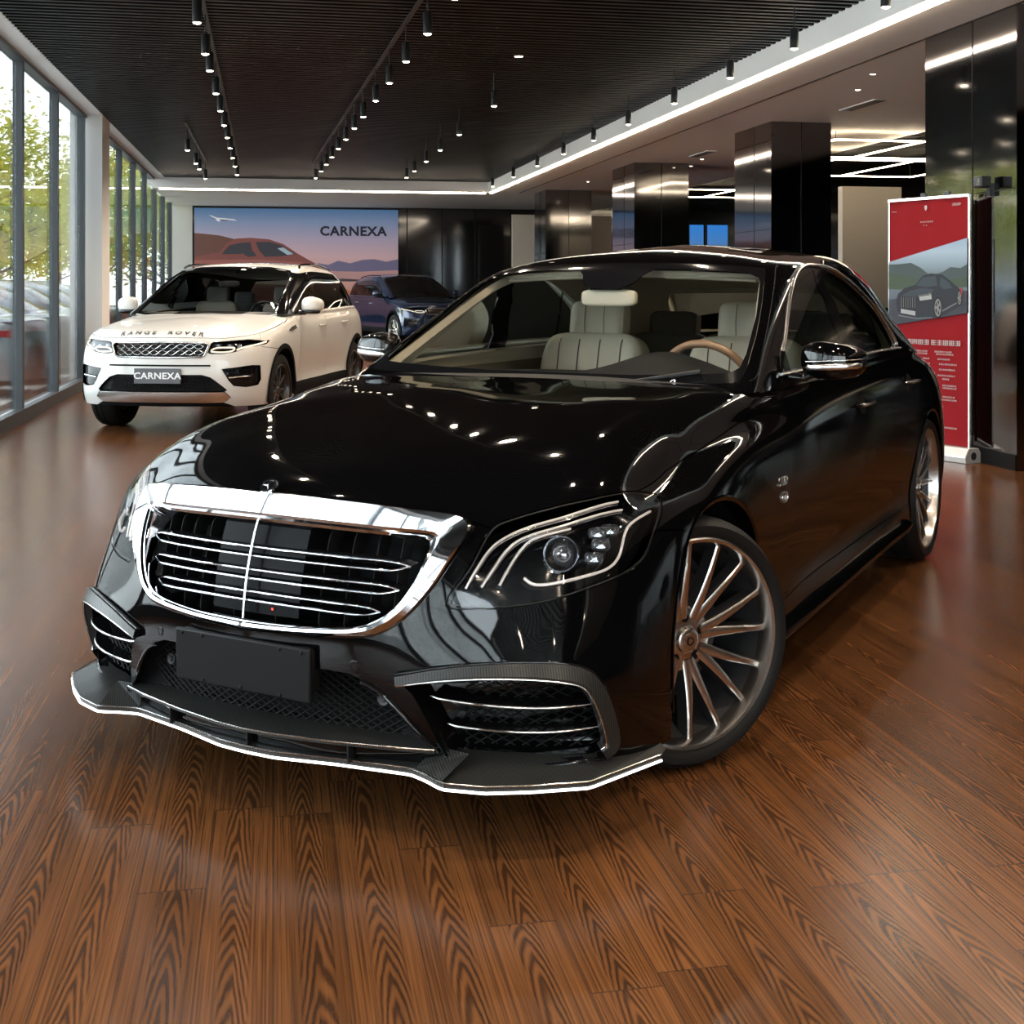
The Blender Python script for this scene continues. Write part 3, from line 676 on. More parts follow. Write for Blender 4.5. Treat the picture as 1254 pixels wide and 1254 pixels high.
# round nose badge, a plain ring with inset disc
bn = Vector(SK.normal([SK.near((.836,0,.82))])[0]); bq = bn.to_track_quat('Z', 'X').to_matrix()
def disc(name, prof, m, parent, p, q, n=28, smooth=40):
    mb = MB(); mb.lathe(prof, n, 'z'); mb.v = [tuple((q @ Vector(v))+Vector(p)) for v in mb.v]
    return mb.build(name, m, parent, smooth)
bp_ = SK.at([SK.near((.826,0,.832))], .020)[0]
nb = disc('nose_badge', [(0,.004),(.017,.004),(.018,.007),(.024,.007),(.026,0)], M['chrome'], car, bp_, bq)
disc('badge_field', [(0,.0055),(.0172,.0055)], M['gloss'], nb, bp_, bq)
mbx = MB()
for a in (PI/2, PI/2+2*PI/3, PI/2-2*PI/3):
    d = bq @ Vector((math.cos(a)*.0165, math.sin(a)*.0165, 0)); mbx.tube([Vector(bp_)+bn*.0068, Vector(bp_)+bn*.0068+d], [.0032, .0008], 6)
mbx.build('badge_emblem', M['chrome'], nb)

# plate holder
pl = thing_plate = MB(); Mp = Matrix.Rotation(math.radians(2), 3, 'Y')
plate = MB().box((.945,0,.403), (.014,.452,.140), M=Mp).build('plate_holder', M['plate'], car, 30, bevel=.006)
MB().box((.917,0,.412), (.05,.44,.115)).build('plate_bracket', M['matte'], plate, 30, bevel=.012)
for y, z in ((-.13,.462),(.13,.462),(-.2,.462),(.2,.462),(-.13,.345),(0,.345),(.13,.345)):
    MB().lathe([(0,.004),(.003,.004),(.0045,.002),(.0055,0)], 12, 'x', (.9525-(.403-z)*.035,y,z)).build('screw', M['satin' if False else 'matte'], plate, 40)

# lower mesh
ms = MB()
def my(y): return .885-.28*y*y
def mz0(y): return .235
def mz1(y):
    y = abs(y); return float(np.interp(y, [0,.2,.31,.339,.391,.438,.482,.512,.52], [.43,.425,.418,.402,.377,.326,.269,.235,.235]))
st, sl_ = .032, .62
for k in range(-40, 41):
    for sg in (1, -1):
        run = []
        for t in np.linspace(-.55, .55, 111):
            y = t; z = .33+sg*sl_*(y-k*st)
            if abs(y) < .52 and mz0(y)-.004 < z < mz1(y)+.004: run.append((my(y)-.028+(z-.33)*.12, y, z))
            else:
                if len(run) > 1: ms.tube([run[0], run[len(run)//2], run[-1]] if len(run) > 2 else run, .0026, 4, cap=False)
                run = []
        if len(run) > 1: ms.tube(run, .0026, 4, cap=False)
mesh = ms.build('intake_mesh', M['matte'], car, 60); mesh['kind'] = 'stuff'
MB().poly([(.80+.0*y, y, z) for y, z in [(-.56,.2),(.56,.2),(.4,.45),(-.4,.45)]]).build('intake_backing', M['dark'], car)
for y, z in ((.36,.335),(-.36,.335)):
    disc('parking_sensor', [(0,.012),(.006,.012),(.008,.008),(.012,.008),(.016,.010),(.019,0)], M['rim_dark'], car, (my(y)-.03,y,z), Vector((1,.4*y,.05)).to_track_quat('Z','X').to_matrix())
# body sensors
for p in (FEAT['sens'][0], FEAT['sens'][2], (.80,.60,.50)):
    if p[0] == .80: continue
    for s in (1, -1):
        uv = SK.near(p); n = Vector(SK.normal([uv])[0]); c = Vector(SK.at([uv], .0005)[0])
        if s < 0: n.y = -n.y; c.y = -c.y
        disc('parking_sensor', [(0,.001),(.009,.001),(.0095,-.001),(.0105,-.001),(.011,.0012),(.013,.0008)], M['gloss'], car, c, n.to_track_quat('Z','X').to_matrix())

# side intakes
for s in (1, -1):
    fl = (lambda L: L) if s > 0 else flip
    P0 = np.array(INT); cen = P0.mean(0)
    uvI = uvs(SK, INT); Nn = SK.normal(uvI); S0 = SK.at(uvI, 0)
    inn = [tuple(p+(cen-p)*.02-np.array([.10, .02, 0])-n*.0) for p, n in zip(S0, Nn)]
    bx = MB(); bx.grid([[tuple(p) for p in S0], [tuple(p-n*.02) for p, n in zip(S0, Nn)], inn], closed=True); bx.poly(inn)
    bx.v = fl(bx.v); box = bx.build('side_intake', M['gloss'], car, 40)
    # carbon flap along the upper and outer edge
    F0 = [FEAT['intake'][i] for i in range(0, 11)]
    oc = spline(F0, 5); k = len(oc)
    ouv = uvs(SK, oc); on_ = SK.normal(ouv); op = SK.at(ouv, 0)
    rows = []
    prev = None
    wid = [.022+.020*min(1, i/(k*.35)) for i in range(k)]
    inward = []
    for i in range(k):
        t = op[min(i+1, k-1)]-op[max(i-1, 0)]; t = t/np.linalg.norm(t); w = np.cross(on_[i], t)
        if (cen-op[i]) @ w < 0: w = -w
        inward.append(w)
    for f, h in ((-.1, .0), (0, .016), (.85, .020), (1.0, .016), (1.0, -.01), (.1, -.015)):
        rows.append([tuple(op[i]+inward[i]*wid[i]*f+on_[i]*h) for i in range(k)])
    fm = MB().grid(rows); fm.v = fl(fm.v); fm.build('intake_flap', M['carbon'], box, 30)
    MB().tube(fl(rows[3]), .0028, 6).build('flap_edge', M['satin'], box, 60)
    MB().tube(fl([tuple(op[i]+on_[i]*.010-inward[i]*.004) for i in range(k)]), .003, 6).build('flap_rim', M['gloss'], box, 60)
    # two fins with a bright edge
    for y0, z0, y1, z1 in ((.50,.363,.868,.352),(.535,.292,.885,.292)):
        path = []
        for t in np.linspace(0, 1, 16):
            y = y0+(y1-y0)*t; z = z0+(z1-z0)*t-.006*math.sin(PI*t)
            path.append((fx(y, z)-.012-.012*(1-t)**3, y, z))
        path[0] = (path[0][0]-.01, path[0][1], path[0][2])
        MB().tube(fl(path), [.0035]*13+[.003,.002,.001], 6).build('fin_edge', M['satin'], box, 60)
        g = MB().grid([path, [(p[0]-.08, p[1]-.01, p[2]+.008) for p in path]]); g.v = fl(g.v); g.build('intake_fin', M['gloss'], box)
    # mesh behind the fins
    mm = MB()
    for kk in range(-20, 34):
        for sg in (1, -1):
            a = []
            for t in np.linspace(.56, .87, 40):
                z = .33+sg*.6*(t-.56-kk*.036)
                if .235 < z < .425: a.append((fx(t, .33)-.075, t, z))
            if len(a) > 1: mm.tube([a[0], a[len(a)//2], a[-1]], .002, 4, cap=False)
    mm.v = fl(mm.v); mm.build('intake_mesh', M['matte'], box)
    q = fl([(.60,.805,.335)])[0]
    disc('intake_sensor', [(0,.006),(.014,.006),(.018,0)], M['rim_dark'], box, q, Vector((1,.5*s,0)).to_track_quat('Z','X').to_matrix())
    # trim lip at the lower edge
    lo = [FEAT['intake'][i] for i in (9,10,11,12,13,14)]
    MB().tube(fl(on(SK, lo, .006, 5)), .0065, 6).build('intake_lip', M['gloss'], box, 60)
    # dark strut beside the mesh opening
    stt = [(.900,.345,.398),(.884,.395,.372),(.864,.442,.32),(.838,.487,.265),(.815,.52,.225)]
    MB().tube(fl(on(SK, stt, .003, 5)), .006, 6).build('intake_strut', M['gloss'], box, 60)

# front splitter: lower carbon blade with the light strip, upper blade
SPL = [(.93,0),(.926,.09),(.885,.26),(.85,.46),(.866,.515),(.892,.577),(.862,.68),(.80,.775),(.71,.885),(.46,.968)]
def half_plan(P): return P+[(x, -y) for x, y in P[:0:-1]]
zt = .185
sp = MB(); out = resample(SPL, 60); inn = [(x-.15*(1 if y < .7 else max(.35, 1-(y-.7)*2.2)), y*.95) for x, y in out]
for s in (1, -1):
    o_ = [(x, s*y) for x, y in out]; i_ = [(x, s*y) for x, y in inn]
    rows = [[(x, y, zt+.03) for x, y in i_], [(x-.03, y, zt+.004) for x, y in o_], [(x, y, zt) for x, y in o_], [(x, y, zt-.018) for x, y in o_], [(x, y, zt-.02) for x, y in i_]]
    sp.grid(rows)
split = sp.build('front_splitter', M['carbon'], car, 25)
ls = [(x+.003, y, zt-.014) for x, y in half_plan(out)]
n_ = len(out); ring_l = [(x+.003, y+.002*(1 if y > 0 else -1), zt-.014) for x, y in out[::-1]]+[(x+.003, -y, zt-.014) for x, y in out[1:]]
MB().tube(ring_l, .0036, 6).build('light_strip', M['led'], split, 60)
MB().tube([(x+.001, y, zt+.002) for x, y, z in ring_l], .002, 5).build('splitter_edge', M['satin'], split, 60)
up = [(.945,0),(.938,.09),(.908,.26),(.862,.44),(.835,.52)]
uo = resample(up, 30); rows = [[], [], [], []]
for y_s in (1,):
    full = [(x, y) for x, y in uo[::-1]]+[(x, -y) for x, y in uo[1:]]
    rows = [[(x-.10, y, .250) for x, y in full], [(x, y, .236) for x, y in full], [(x, y, .228) for x, y in full], [(x-.10, y, .225) for x, y in full]]
ub = MB().grid(rows).build('splitter_blade', M['carbon'], split, 30)
MB().tube([(x+.001, y, .236) for x, y in full], .0024, 5).build('blade_edge', M['satin'], split, 60)
for y in (.0, .30, -.30):
    MB().box((fx(0,.3)-.03-.35*y*y, y, .207), (.06,.004,.05)).build('blade_post', M['matte'], split)
# winglets at the splitter kinks
for s in (1, -1):
    MB().add([(.842,s*.47,zt+.002),(.892,s*.577,zt+.004),(.80,s*.60,zt+.045),(.79,s*.50,zt+.045)], [(0,1,2,3)]).build('splitter_winglet', M['carbon'], split)

# side skirts: blade
for s in (1, -1):
    rows = []
    for x in np.linspace(-.56, -2.72, 30):
        z = .205+.03*min(1, (-.56-x)/1.6); y = .962
        if x < -2.6: y = .962-.1*(-2.6-x)
        rows.append([(x,.80*s,z),(x,(y-.008)*s,z),(x,y*s,z+.01),(x,y*s,z+.02),(x,(y-.02)*s,z+.034),(x,(y-.035)*s,z+.06),(x,.85*s,z+.07)])
    o = MB().grid(rows).build('skirt_blade', M['paint'], PN['side_skirt', s], 30)
    MB().tube([r[1] for r in rows], .003, 5).build('skirt_edge', M['satin'], PN['side_skirt', s], 60)

# --- headlights
for s in (1, -1):
    fl = (lambda L: L) if s > 0 else flip
    hl = thing_h = panel('headlight_lens', SK, vc, R['lamp'], M['lens'], car, mirror=False, one=False, side=s, depth=.004, gap=.002)
    hl['label'] = 'clear headlight lens'
    panel('lamp_housing', SK, vc, R['lamp'], M['gloss'], hl, mirror=False, one=False, side=s, off=-.055, gap=-.004, depth=-.05)
    for key, r in (('drl1', .0030), ('drl2', .0028), ('drl3', .0026)):
        MB().tube(fl(on(SK, FEAT[key], -.012, 6)), r, 8).build('light_guide', M['drl'], hl, 60)
        MB().tube(fl(on(SK, FEAT[key], -.022, 6)), r*2.6, 8).build('guide_reflector', M['chrome'], hl, 60)
    MB().tube(fl(on(SK, FEAT['drl4'], -.014, 6)), [.003]+[.0042]*20+[.0036]*27+[.003], 8).build('light_guide', M['drl'], hl, 60)
    lo = [tuple(p) for p in SK.at(uvs(SK, HLs), -.006)]; c0 = np.mean(np.array(lo), 0); lo = [tuple(np.array(p)+(c0-np.array(p))*.02) for p in lo]
    MB().tube(fl(lo), .0022, 5, closed=True).build('lens_rim', M['rim_dark'], hl, 60)
    pj = FEAT['proj'][0]; uv = SK.near(pj); n = Vector(SK.normal([uv])[0]); n = (n*.6+Vector((1,.12,.1))).normalized(); c = Vector(SK.at([uv], -.045)[0])
    if s < 0: n.y = -n.y; c.y = -c.y
    qm = n.to_track_quat('Z', 'X').to_matrix()
    disc('projector_ring', [(.040,-.02),(.042,.012),(.045,.016),(.047,.012),(.047,-.02)], M['chrome'], hl, c, qm, 36)
    disc('projector_lens', [(0,.012),(.012,.010),(.022,.005),(.030,-.004),(.036,-.014)], M['optic'], hl, c, qm, 36)
    disc('projector_shroud', [(.034,-.012),(.041,.004)], M['rim_dark'], hl, c, qm, 36)
    for cp_ in FEAT['cubes']:
        uv = SK.near(cp_); n = Vector(SK.normal([uv])[0]); n = (n*.6+Vector((1,.2,.1))).normalized(); c = Vector(SK.at([uv], -.028)[0])
        if s < 0: n.y = -n.y; c.y = -c.y
        qm = n.to_track_quat('Z', 'Y').to_matrix()
        mb = MB(); prof = []
        rows = []
        for sc, h in ((0, .008), (.6, .007), (.85, .003), (.9, .008), (1.0, .006), (1.05, -.03)):
            rows.append([tuple(qm @ Vector((.024*sc*math.copysign(abs(math.cos(t))**.6, math.cos(t)), .0155*sc*math.copysign(abs(math.sin(t))**.6, math.sin(t)), h))+c) for t in np.linspace(0, 2*PI, 25)[:-1]])
        mb.grid(rows, closed=True).build('led_module', M['optic'], hl, 30)

# --- mirrors
def superell(c, r, e=.8, nu=28, nv=16, fn=None):
    rows = []
    for j in range(nv+1):
        b = -PI/2+PI*j/nv; row = []
        for i in range(nu):
            a = 2*PI*i/nu
            f = lambda v, p: math.copysign(abs(v)**p, v)
            p = [r[0]*f(math.cos(b), e)*f(math.cos(a), e), r[1]*f(math.cos(b), e)*f(math.sin(a), e), r[2]*f(math.sin(b), e)]
            if fn: p = fn(p)
            row.append((c[0]+p[0], c[1]+p[1], c[2]+p[2]))
        rows.append(row)
    return rows
for s in (1, -1):
    def shp(p):
        x, y, z = p; t = (y+.115)/.23
        zt_ = 1.0-.38*max(0, t)**1.5 if z > 0 else 1.0
        return (x-.05*max(0, t)**2, y, z*zt_)
    rows = superell((-1.08,1.0,1.118), (.075,.112,.072), .72, 32, 20, shp)
    mb = MB().grid(rows, closed=True)
    if s < 0: mb.v = flip(mb.v)
    mh = mb.build('wing_mirror', M['paint'], car, 180)
    # signal strip, hugging the front of the shell below its middle
    strip = []
    bm_ = BVHTree.FromPolygons([tuple(v) for v in MB().grid(rows, closed=True).v], [tuple(f) for f in MB().grid(rows, closed=True).f])
    lowl = []
    for t in np.linspace(0, 1, 20):
        y = .92+.185*t; z = 1.09+.010*t
        h_ = bm_.ray_cast(Vector((0, y, z)), Vector((-1, 0, 0)))
        if h_[0] is not None: strip.append((h_[0].x+.001, y, z))
        h_ = bm_.ray_cast(Vector((0, y, z+.022)), Vector((-1, 0, 0)))
        if h_[0] is not None: lowl.append((h_[0].x+.0005, y, z+.022))
    fl = (lambda L: L) if s > 0 else flip
    MB().tube(fl(strip), [.004]+[.011]*(len(strip)-2)+[.006], 8, flat=.35, up=(1, 0, 0)).build('signal_strip', M['satin'], mh, 60)
    MB().tube(fl(lowl), .002, 6).build('shell_seam', M['satin'], mh, 60)
    MB().lathe([(.0, 0), (.09, 0)], 4, 'x', (0, 0, 0)) if False else None
    arm = MB().tube(fl([(-1.05,.85,1.055),(-1.06,.90,1.05),(-1.07,.96,1.075)]), [.03,.025,.02], 10, flat=.6).build('mirror_arm', M['gloss'], mh, 60)
    MB().add(fl([(-.93,.855,1.035),(-1.11,.848,1.04),(-1.07,.83,1.145),(-1.03,.825,1.15)]), [(0,1,2,3)]).build('mirror_sail', M['gloss'], mh)

# --- door handles, badges, shut lines that are drawn
for xh, zh in ((-1.80,.895), (-2.74,.925)):
    for s in (1, -1):
        uv = SK.proj([(xh+d, zh) for d in (-.11,-.07,0,.07,.11)], 'y'); p = SK.at(uv, .0); n = SK.normal(uv)
        path = [tuple(p[i]+n[i]*h) for i, h in enumerate((.0,.026,.032,.026,.0))]
        path = spline(path, 5); 
        if s < 0: path = flip(path)
        dr = PN['front_door' if xh > -2.3 else 'rear_door', s]
        hd = MB().tube(path, .014, 8, flat=.55).build('door_handle', M['paint'], dr, 60)
        MB().tube([(q[0], q[1]+s*.009, q[2]) for q in path[3:-3]], .006, 6).build('handle_trim', M['satin'], hd, 60)
        rec = [tuple(SK.at([u_], .0008)[0]) for u_ in SK.proj([(xh+.055*math.cos(t), zh+.04*math.sin(t)) for t in np.linspace(0, 2*PI, 20)[:-1]], 'y')]
        m2 = MB().poly(rec if s > 0 else flip(rec)); m2.build('handle_recess', M['dark'], dr)
def letters(txt, h):
    """simple stroke letters: list of polylines in units of height"""
    G = {'B': [[(0,0),(0,1),(.5,1),(.55,.78),(.5,.52),(0,.52)],[(.5,.52),(.6,.25),(.5,0),(0,0)]], '7': [[(0,1),(.55,1),(.2,0)]], '5': [[(.55,1),(.05,1),(0,.55),(.4,.6),(.55,.3),(.4,0),(0,.05)]],
         '0': [[(0,.1),(0,.9),(.15,1),(.45,1),(.6,.9),(.6,.1),(.45,0),(.15,0),(0,.1)]], 'V': [[(0,1),(.3,0),(.6,1)]], '1': [[(.1,.8),(.3,1),(.3,0)]], '2': [[(0,.85),(.3,1),(.6,.8),(0,0),(.6,0)]], 'S': [[(.58,.9),(.3,1),(.05,.85),(.1,.58),(.5,.45),(.58,.18),(.3,0),(0,.1)]]}
    out = []; x = 0
    for ch in txt:
        for st_ in G.get(ch, []): out.append([(x+a*h, b*h) for a, b in st_])
        x += .8*h
    return out, x
for txt, x0, z0, hh in (('S7502', -.735, .715, .026),):
    for s in (1, -1):
        mb = MB(); st_, wd = letters(txt, hh)
        for pl_ in st_:
            q = SK.at(SK.proj([(x0+ (wd-.0-a if False else 0)+ (0 if s > 0 else 0)+ (wd-a if s > 0 else a), z0+b) for a, b in pl_], 'y'), .003)
            q = [tuple(v) for v in q]; mb.tube(q if s > 0 else flip(q), .0026, 5)
        mb.build('fender_lettering', M['satin'], PN['fender', s], 60)
        ring_ = [tuple(v) for v in SK.at(SK.proj([(-.70+.030*math.copysign(abs(math.cos(t))**.7, math.cos(t)), .672+.017*math.copysign(abs(math.sin(t))**.7, math.sin(t))) for t in np.linspace(0, 2*PI, 25)[:-1]], 'y'), .003)]
        MB().tube(ring_ if s > 0 else flip(ring_), .0026, 6, closed=True).build('fender_badge', M['satin'], PN['fender', s], 60)
        mb = MB(); st_, wd = letters('V12', .014)
        for pl_ in st_:
            q = [tuple(v) for v in SK.at(SK.proj([(-.70+wd/2-a, .665+b) for a, b in pl_], 'y'), .003)]; mb.tube(q if s > 0 else flip(q), .0015, 5)
        mb.build('badge_lettering', M['satin'], PN['fender', s], 60)
# arch lips
for cx_, a_, b_ in (FA, RA):
    uv = arch(cx_, a_, b_)[1:-1]
    for s in (1, -1):
        P0 = SK.at(uv, .0); N0 = SK.normal(uv)
        rows = [[tuple(p+n*.003) for p, n in zip(P0, N0)], [tuple(p+n*.005+(np.array([cx_, p[1], .36])-p)*.012) for p, n in zip(P0, N0)],
                [tuple(p+(np.array([cx_, p[1], .36])-p)*.035) for p, n in zip(P0, N0)], [tuple(p+(np.array([cx_, p[1], .36])-p)*.04-np.array([0,.05,0])) for p, n in zip(P0, N0)]]
        g = MB().grid(rows); g.v = g.v if s > 0 else flip(g.v)
        g.build('arch_lip', M['paint'], PN['fender', s] if cx_ > -1 else PN['rear_body'], 40)
        r2 = [[(p[0], p[1]-.04, p[2]) for p in rows[2]], [(p[0], .52, p[2]) for p in rows[2]]]
        g = MB().grid(r2); g.v = g.v if s > 0 else flip(g.v)
        g.build('wheel_liner', M['dark'], PN['fender', s] if cx_ > -1 else PN['rear_body'], 40)

# --- dark structure inside
ub = MB()
ub.box((-1.75,0,.22), (4.6,1.3,.06)); ub.box((.12,0,.42), (1.1,.90,.42)); ub.box((-.62,0,.62), (.06,1.62,.70)); ub.box((-1.65,0,.30), (2.0,1.76,.10)); ub.box((-3.6,0,.62), (1.0,1.1,.66))
ub.build('underbody', M['dark'], car)
MB().box((-1.65,0,.36), (2.0,1.7,.03)).build('cabin_floor', M['dash'], car)
# inner door trims
for s in (1, -1):
    rows = [[(x, s*(.80 if z < .9 else .80-.0*(z-.9)), z) for x in (-.85,-1.2,-1.6,-2.0,-2.5,-2.9)] for z in (.36,.6,.85,.97,1.02)]
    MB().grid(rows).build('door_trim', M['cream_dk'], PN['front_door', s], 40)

# --- interior
dsh = MB(); rows = []
for t in np.linspace(0, 1, 9):
    x = -.74-.56*t; row = []
    for y in np.linspace(-.74, .74, 25):
        hood_ = .10*math.exp(-((y-.36)/.25)**2)*max(0, math.sin(PI*min(1, max(0, (t-.25)/.75))))
        row.append((x, y, .985+.05*math.sin(PI*min(t*1.2, 1)*.6)+hood_-.03*(abs(y)/.74)**3))
    rows.append(row)
rows.append([(-1.33, y, .78) for y in np.linspace(-.74, .74, 25)])
dash = dsh.grid(rows).build('dashboard', M['dash'], car, 60)
sw = MB(); tilt = Matrix.Rotation(math.radians(-66), 3, 'Y'); swc = Vector((-1.50,.37,.975))
sw.tube([swc+tilt @ Vector((.19*math.cos(t), .19*math.sin(t), 0)) for t in np.linspace(0, 2*PI, 41)[:-1]], .017, 10, closed=True)
st_w = sw.build('steering_wheel', M['wood'], car, 60)
h = MB()
for a in (0, PI*.5, PI*1.5): h.tube([swc-tilt @ Vector((0,0,.02)), swc+tilt @ Vector((-.19*math.cos(a), .19*math.sin(a), 0))], [.05,.018], 8)
h.build('wheel_spokes', M['dash'], st_w, 60)
h = MB(); h.tube([swc-tilt @ Vector((0,0,-.0)), (-1.28,.37,.90)], .035, 10).build('steering_column', M['dash'], st_w, 60)

def cushion(c, d, m, parent, name, rot=0.0, ch=0, seams=True, e=.35):
    """rounded upholstered block with vertical channels; d = half sizes"""
    rows = superell((0, 0, 0), d, e, 56, 20)
    def f(p):
        x, y, z = p
        if ch:
            w = abs(math.sin(PI*ch*(y/d[1]+1)/2))
            if abs(y) < d[1]*.95: x += .018*(w**.35-1)*(1 if x > 0 else -1)
        return x, y, z
    rows = [[f(p) for p in r] for r in rows]
    R_ = Matrix.Rotation(rot, 3, 'Y')
    rows = [[tuple(R_ @ Vector(p)+Vector(c)) for p in r] for r in rows]
    return MB().grid(rows, closed=True).build(name, m, parent, 180)
for y0, xs in ((-.405, -2.02), (.38, -1.95)):
    seat = cushion((xs-.0,y0,.80), (.10,.27,.36), M['cream'], car, 'front_seat', math.radians(-12), 5)
    cushion((xs-.09,y0,1.212), (.062,.145,.098), M['cream'], seat, 'headrest', math.radians(-8), 3)
    cushion((xs+.28,y0,.50), (.30,.27,.09), M['cream'], seat, 'seat_cushion', 0, 5)
    bvh_ = BVHTree.FromPolygons([tuple(v.co) for v in seat.data.vertices], [tuple(p.vertices) for p in seat.data.polygons])
    for d in (-.162, -.054, .054, .162):
        q = []
        for t in np.linspace(0, 1, 16):
            z = .80+.33*t; h_ = bvh_.ray_cast(Vector((xs+1, y0+d, z)), Vector((-1, 0, 0)))
            if h_[0] is not None: q.append((h_[0].x+.001, y0+d, z))
        if len(q) > 2: MB().tube(q, .0032, 5).build('stitching', M['seam'], seat, 60)
    for d in (-.06, .06): MB().tube([(xs-.07,y0+d,1.08),(xs-.085,y0+d,1.17)], .007, 8).build('headrest_post', M['chrome'], seat, 60)
    for d in (-1, 0, 1):
        if d: MB().tube([(xs-.088+.064, y0+d*.05, 1.145),(xs-.09+.068, y0+d*.05, 1.225),(xs-.098+.055, y0+d*.05, 1.305)], .0018, 5).build('stitching', M['seam'], seat, 60)
for y0 in (-.42, 0, .42):
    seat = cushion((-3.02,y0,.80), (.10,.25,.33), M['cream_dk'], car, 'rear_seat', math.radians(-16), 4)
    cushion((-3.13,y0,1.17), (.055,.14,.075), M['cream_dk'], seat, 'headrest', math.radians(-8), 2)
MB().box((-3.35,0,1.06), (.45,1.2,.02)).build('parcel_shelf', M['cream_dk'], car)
# rear-view mirror
rv = MB().grid(superell((-1.335,0,1.335), (.022,.125,.036), .45, 40, 14), closed=True).build('interior_mirror', M['cream'], car, 180)
MB().tube([(-1.335,0,1.35),(-1.345,0,1.385)], [.018,.022], 10).build('mirror_stalk', M['cream'], rv, 60)
for y0, y1 in ((-.56,-.16), (.20,.58)):
    MB().tube([(-1.46-.12*abs(y)**2,y,1.425-.05*abs(y)**2) for y in np.linspace(y0, y1, 8)], .016, 8, flat=.6).build('sun_visor', M['cream'], car, 60)
# wipers
for y0, y1 in ((-.10,-.70), (.62,.02)):
    w = MB().tube([tuple(p) for p in ST.at(uvs(ST, [(-.80,y0,1.045),(-.80+.03,(y0+y1)/2,1.05),(-.76,y1,1.05)]), .016)], [.009,.007,.004], 6).build('wiper', M['matte'], car, 60)
# dashboard windscreen label marks
for p in ((-.77,.42,1.05), (-.775,.50,1.05)):
    uv = ST.near(p); n = Vector(ST.normal([uv])[0]); disc('windshield_sticker', [(.006,.002),(.012,.002)], M['white'], car, ST.at([uv], .002)[0], n.to_track_quat('Z','X').to_matrix(), 16)

# --- wheels
def wheel(name, parent, loc, rz, R0=.36, rr=.302, wd=.265, ns=16, mats=None, detail=True, hub_in=.045):
    mt = mats or (M['rim'], M['rim_dark'])
    w = wd/2
    tyre = MB().lathe([(rr-.004,w-.012),(rr+.004,w-.004),(rr+.02,w+.004),(rr+.035,w+.004),(R0-.014,w-.010),(R0-.004,w-.025),(R0,w-.045),(R0,w-.06),(R0-.006,w-.062),(R0-.006,w-.068),(R0,w-.07),(R0,.012),(R0-.006,.010),(R0-.006,.004),(R0,.002),
                       (R0,-w+.05),(R0-.006,-w+.025),(R0-.02,-w+.006),(rr+.03,-w),(rr,-w+.01)], 72).build(name, M['rubber'], parent, 35)
    tyre.location = loc; tyre.rotation_euler = (0, 0, rz)
    # barrel and lip
    MB().lathe([(rr-.002,w-.014),(rr+.001,w-.004),(rr-.004,w-.001),(rr-.012,w-.004),(rr-.017,w-.018),(rr-.021,w-.04),(rr-.024,w-.052)], 72).build('rim_barrel', mt[0], tyre, 40)
    MB().lathe([(rr-.0235,w-.051),(rr-.034,w-.08),(rr-.048,w-.11),(rr-.05,-w+.03),(.05,-w+.02)], 64).build('rim_inside', mt[1], tyre, 40)
    yh = w-hub_in
    sp_ = MB(); sd = MB()
    for i in range(ns):
        a0 = 2*PI*i/ns; sgn = 1 if i % 2 else -1
        top = []
        for t in np.linspace(0, 1, 9):
            r = .060+(rr-.018-.060)*t
            a = a0+sgn*.10*(1-t)**1.5
            y = yh-.012+(hub_in-.022)*t**1.3+.006*math.sin(PI*t)
            hw = .0165*(1-t)+.0075*t
            if t > .9: hw *= 1.25
            top.append((r, a, y, hw))
        ring_ = []
        for r, a, y, hw in top:
            def pt(dw, dy): return (r*math.cos(a)-dw*math.sin(a), y+dy, r*math.sin(a)+dw*math.cos(a))
            ring_.append([pt(-hw, -.004), pt(-hw*.55, 0), pt(hw*.55, 0), pt(hw, -.004)])
        sp_.grid(ring_)
        rs = []
        for r, a, y, hw in top:
            def pt(dw, dy): return (r*math.cos(a)-dw*math.sin(a), y+dy, r*math.sin(a)+dw*math.cos(a))
            rs.append([pt(-hw, -.004), pt(-hw*1.25, -.045), pt(hw*1.25, -.045), pt(hw, -.004)])
        sd.grid(rs)
    sp_.build('wheel_spokes', mt[0], tyre, 40)
    sd.build('spoke_sides', mt[1], tyre, 40)
    MB().lathe([(.0,yh-.008),(.030,yh-.008),(.034,yh-.012),(.045,yh-.014),(.085,yh-.014),(.094,yh-.02),(.096,yh-.06)], 48).build('wheel_hub', mt[0], tyre, 40)
    if detail:
        cap = MB().lathe([(0,yh+.010),(.020,yh+.010),(.022,yh+.006),(.030,yh+.006),(.036,yh+.002),(.038,yh-.012)], 36).build('hub_cap', mt[0], tyre, 40)
        MB().tube([(.011*math.cos(t), yh+.0115, .011*math.sin(t)) for t in np.linspace(0, 2*PI, 17)[:-1]], .002, 5, closed=True).build('cap_emblem', M['gloss'], cap, 60)
        for i in range(5):
            a = 2*PI*i/5+.3
            MB().lathe([(0,yh-.0130),(.0135,yh-.0130)], 16, 'y', (.062*math.cos(a), 0, .062*math.sin(a))).build('bolt_hole', M['dark'], tyre, 40)
    MB().lathe([(.08,-.02),(.195,-.02),(.20,-.025),(.20,-.05),(.195,-.055),(.08,-.055)], 48).build('brake_disc', M['steel'], tyre, 40)
    return tyre
ST_A = math.radians(-29)
for (x, y, st_) in ((-.01,.80,ST_A), (-3.165,.805,0)):
    t = wheel('wheel', car, (x, y, .36), st_)
    cal = MB(); 
    rows = [[(r*math.cos(a), yy, r*math.sin(a)) for a in np.linspace(-.55+ (0 if x > -1 else 0), .55, 12)] for r, yy in ((.12,.0),(.15,.02),(.215,.02),(.225,0),(.225,-.08),(.12,-.08))]
    c_ = cal.grid(rows, closed=False).build('brake_caliper', M['caliper'], t, 40)
    c2 = copy_tree(t, car); c2.location = (x, -y, .36); c2.rotation_euler = (0, 0, PI+st_)
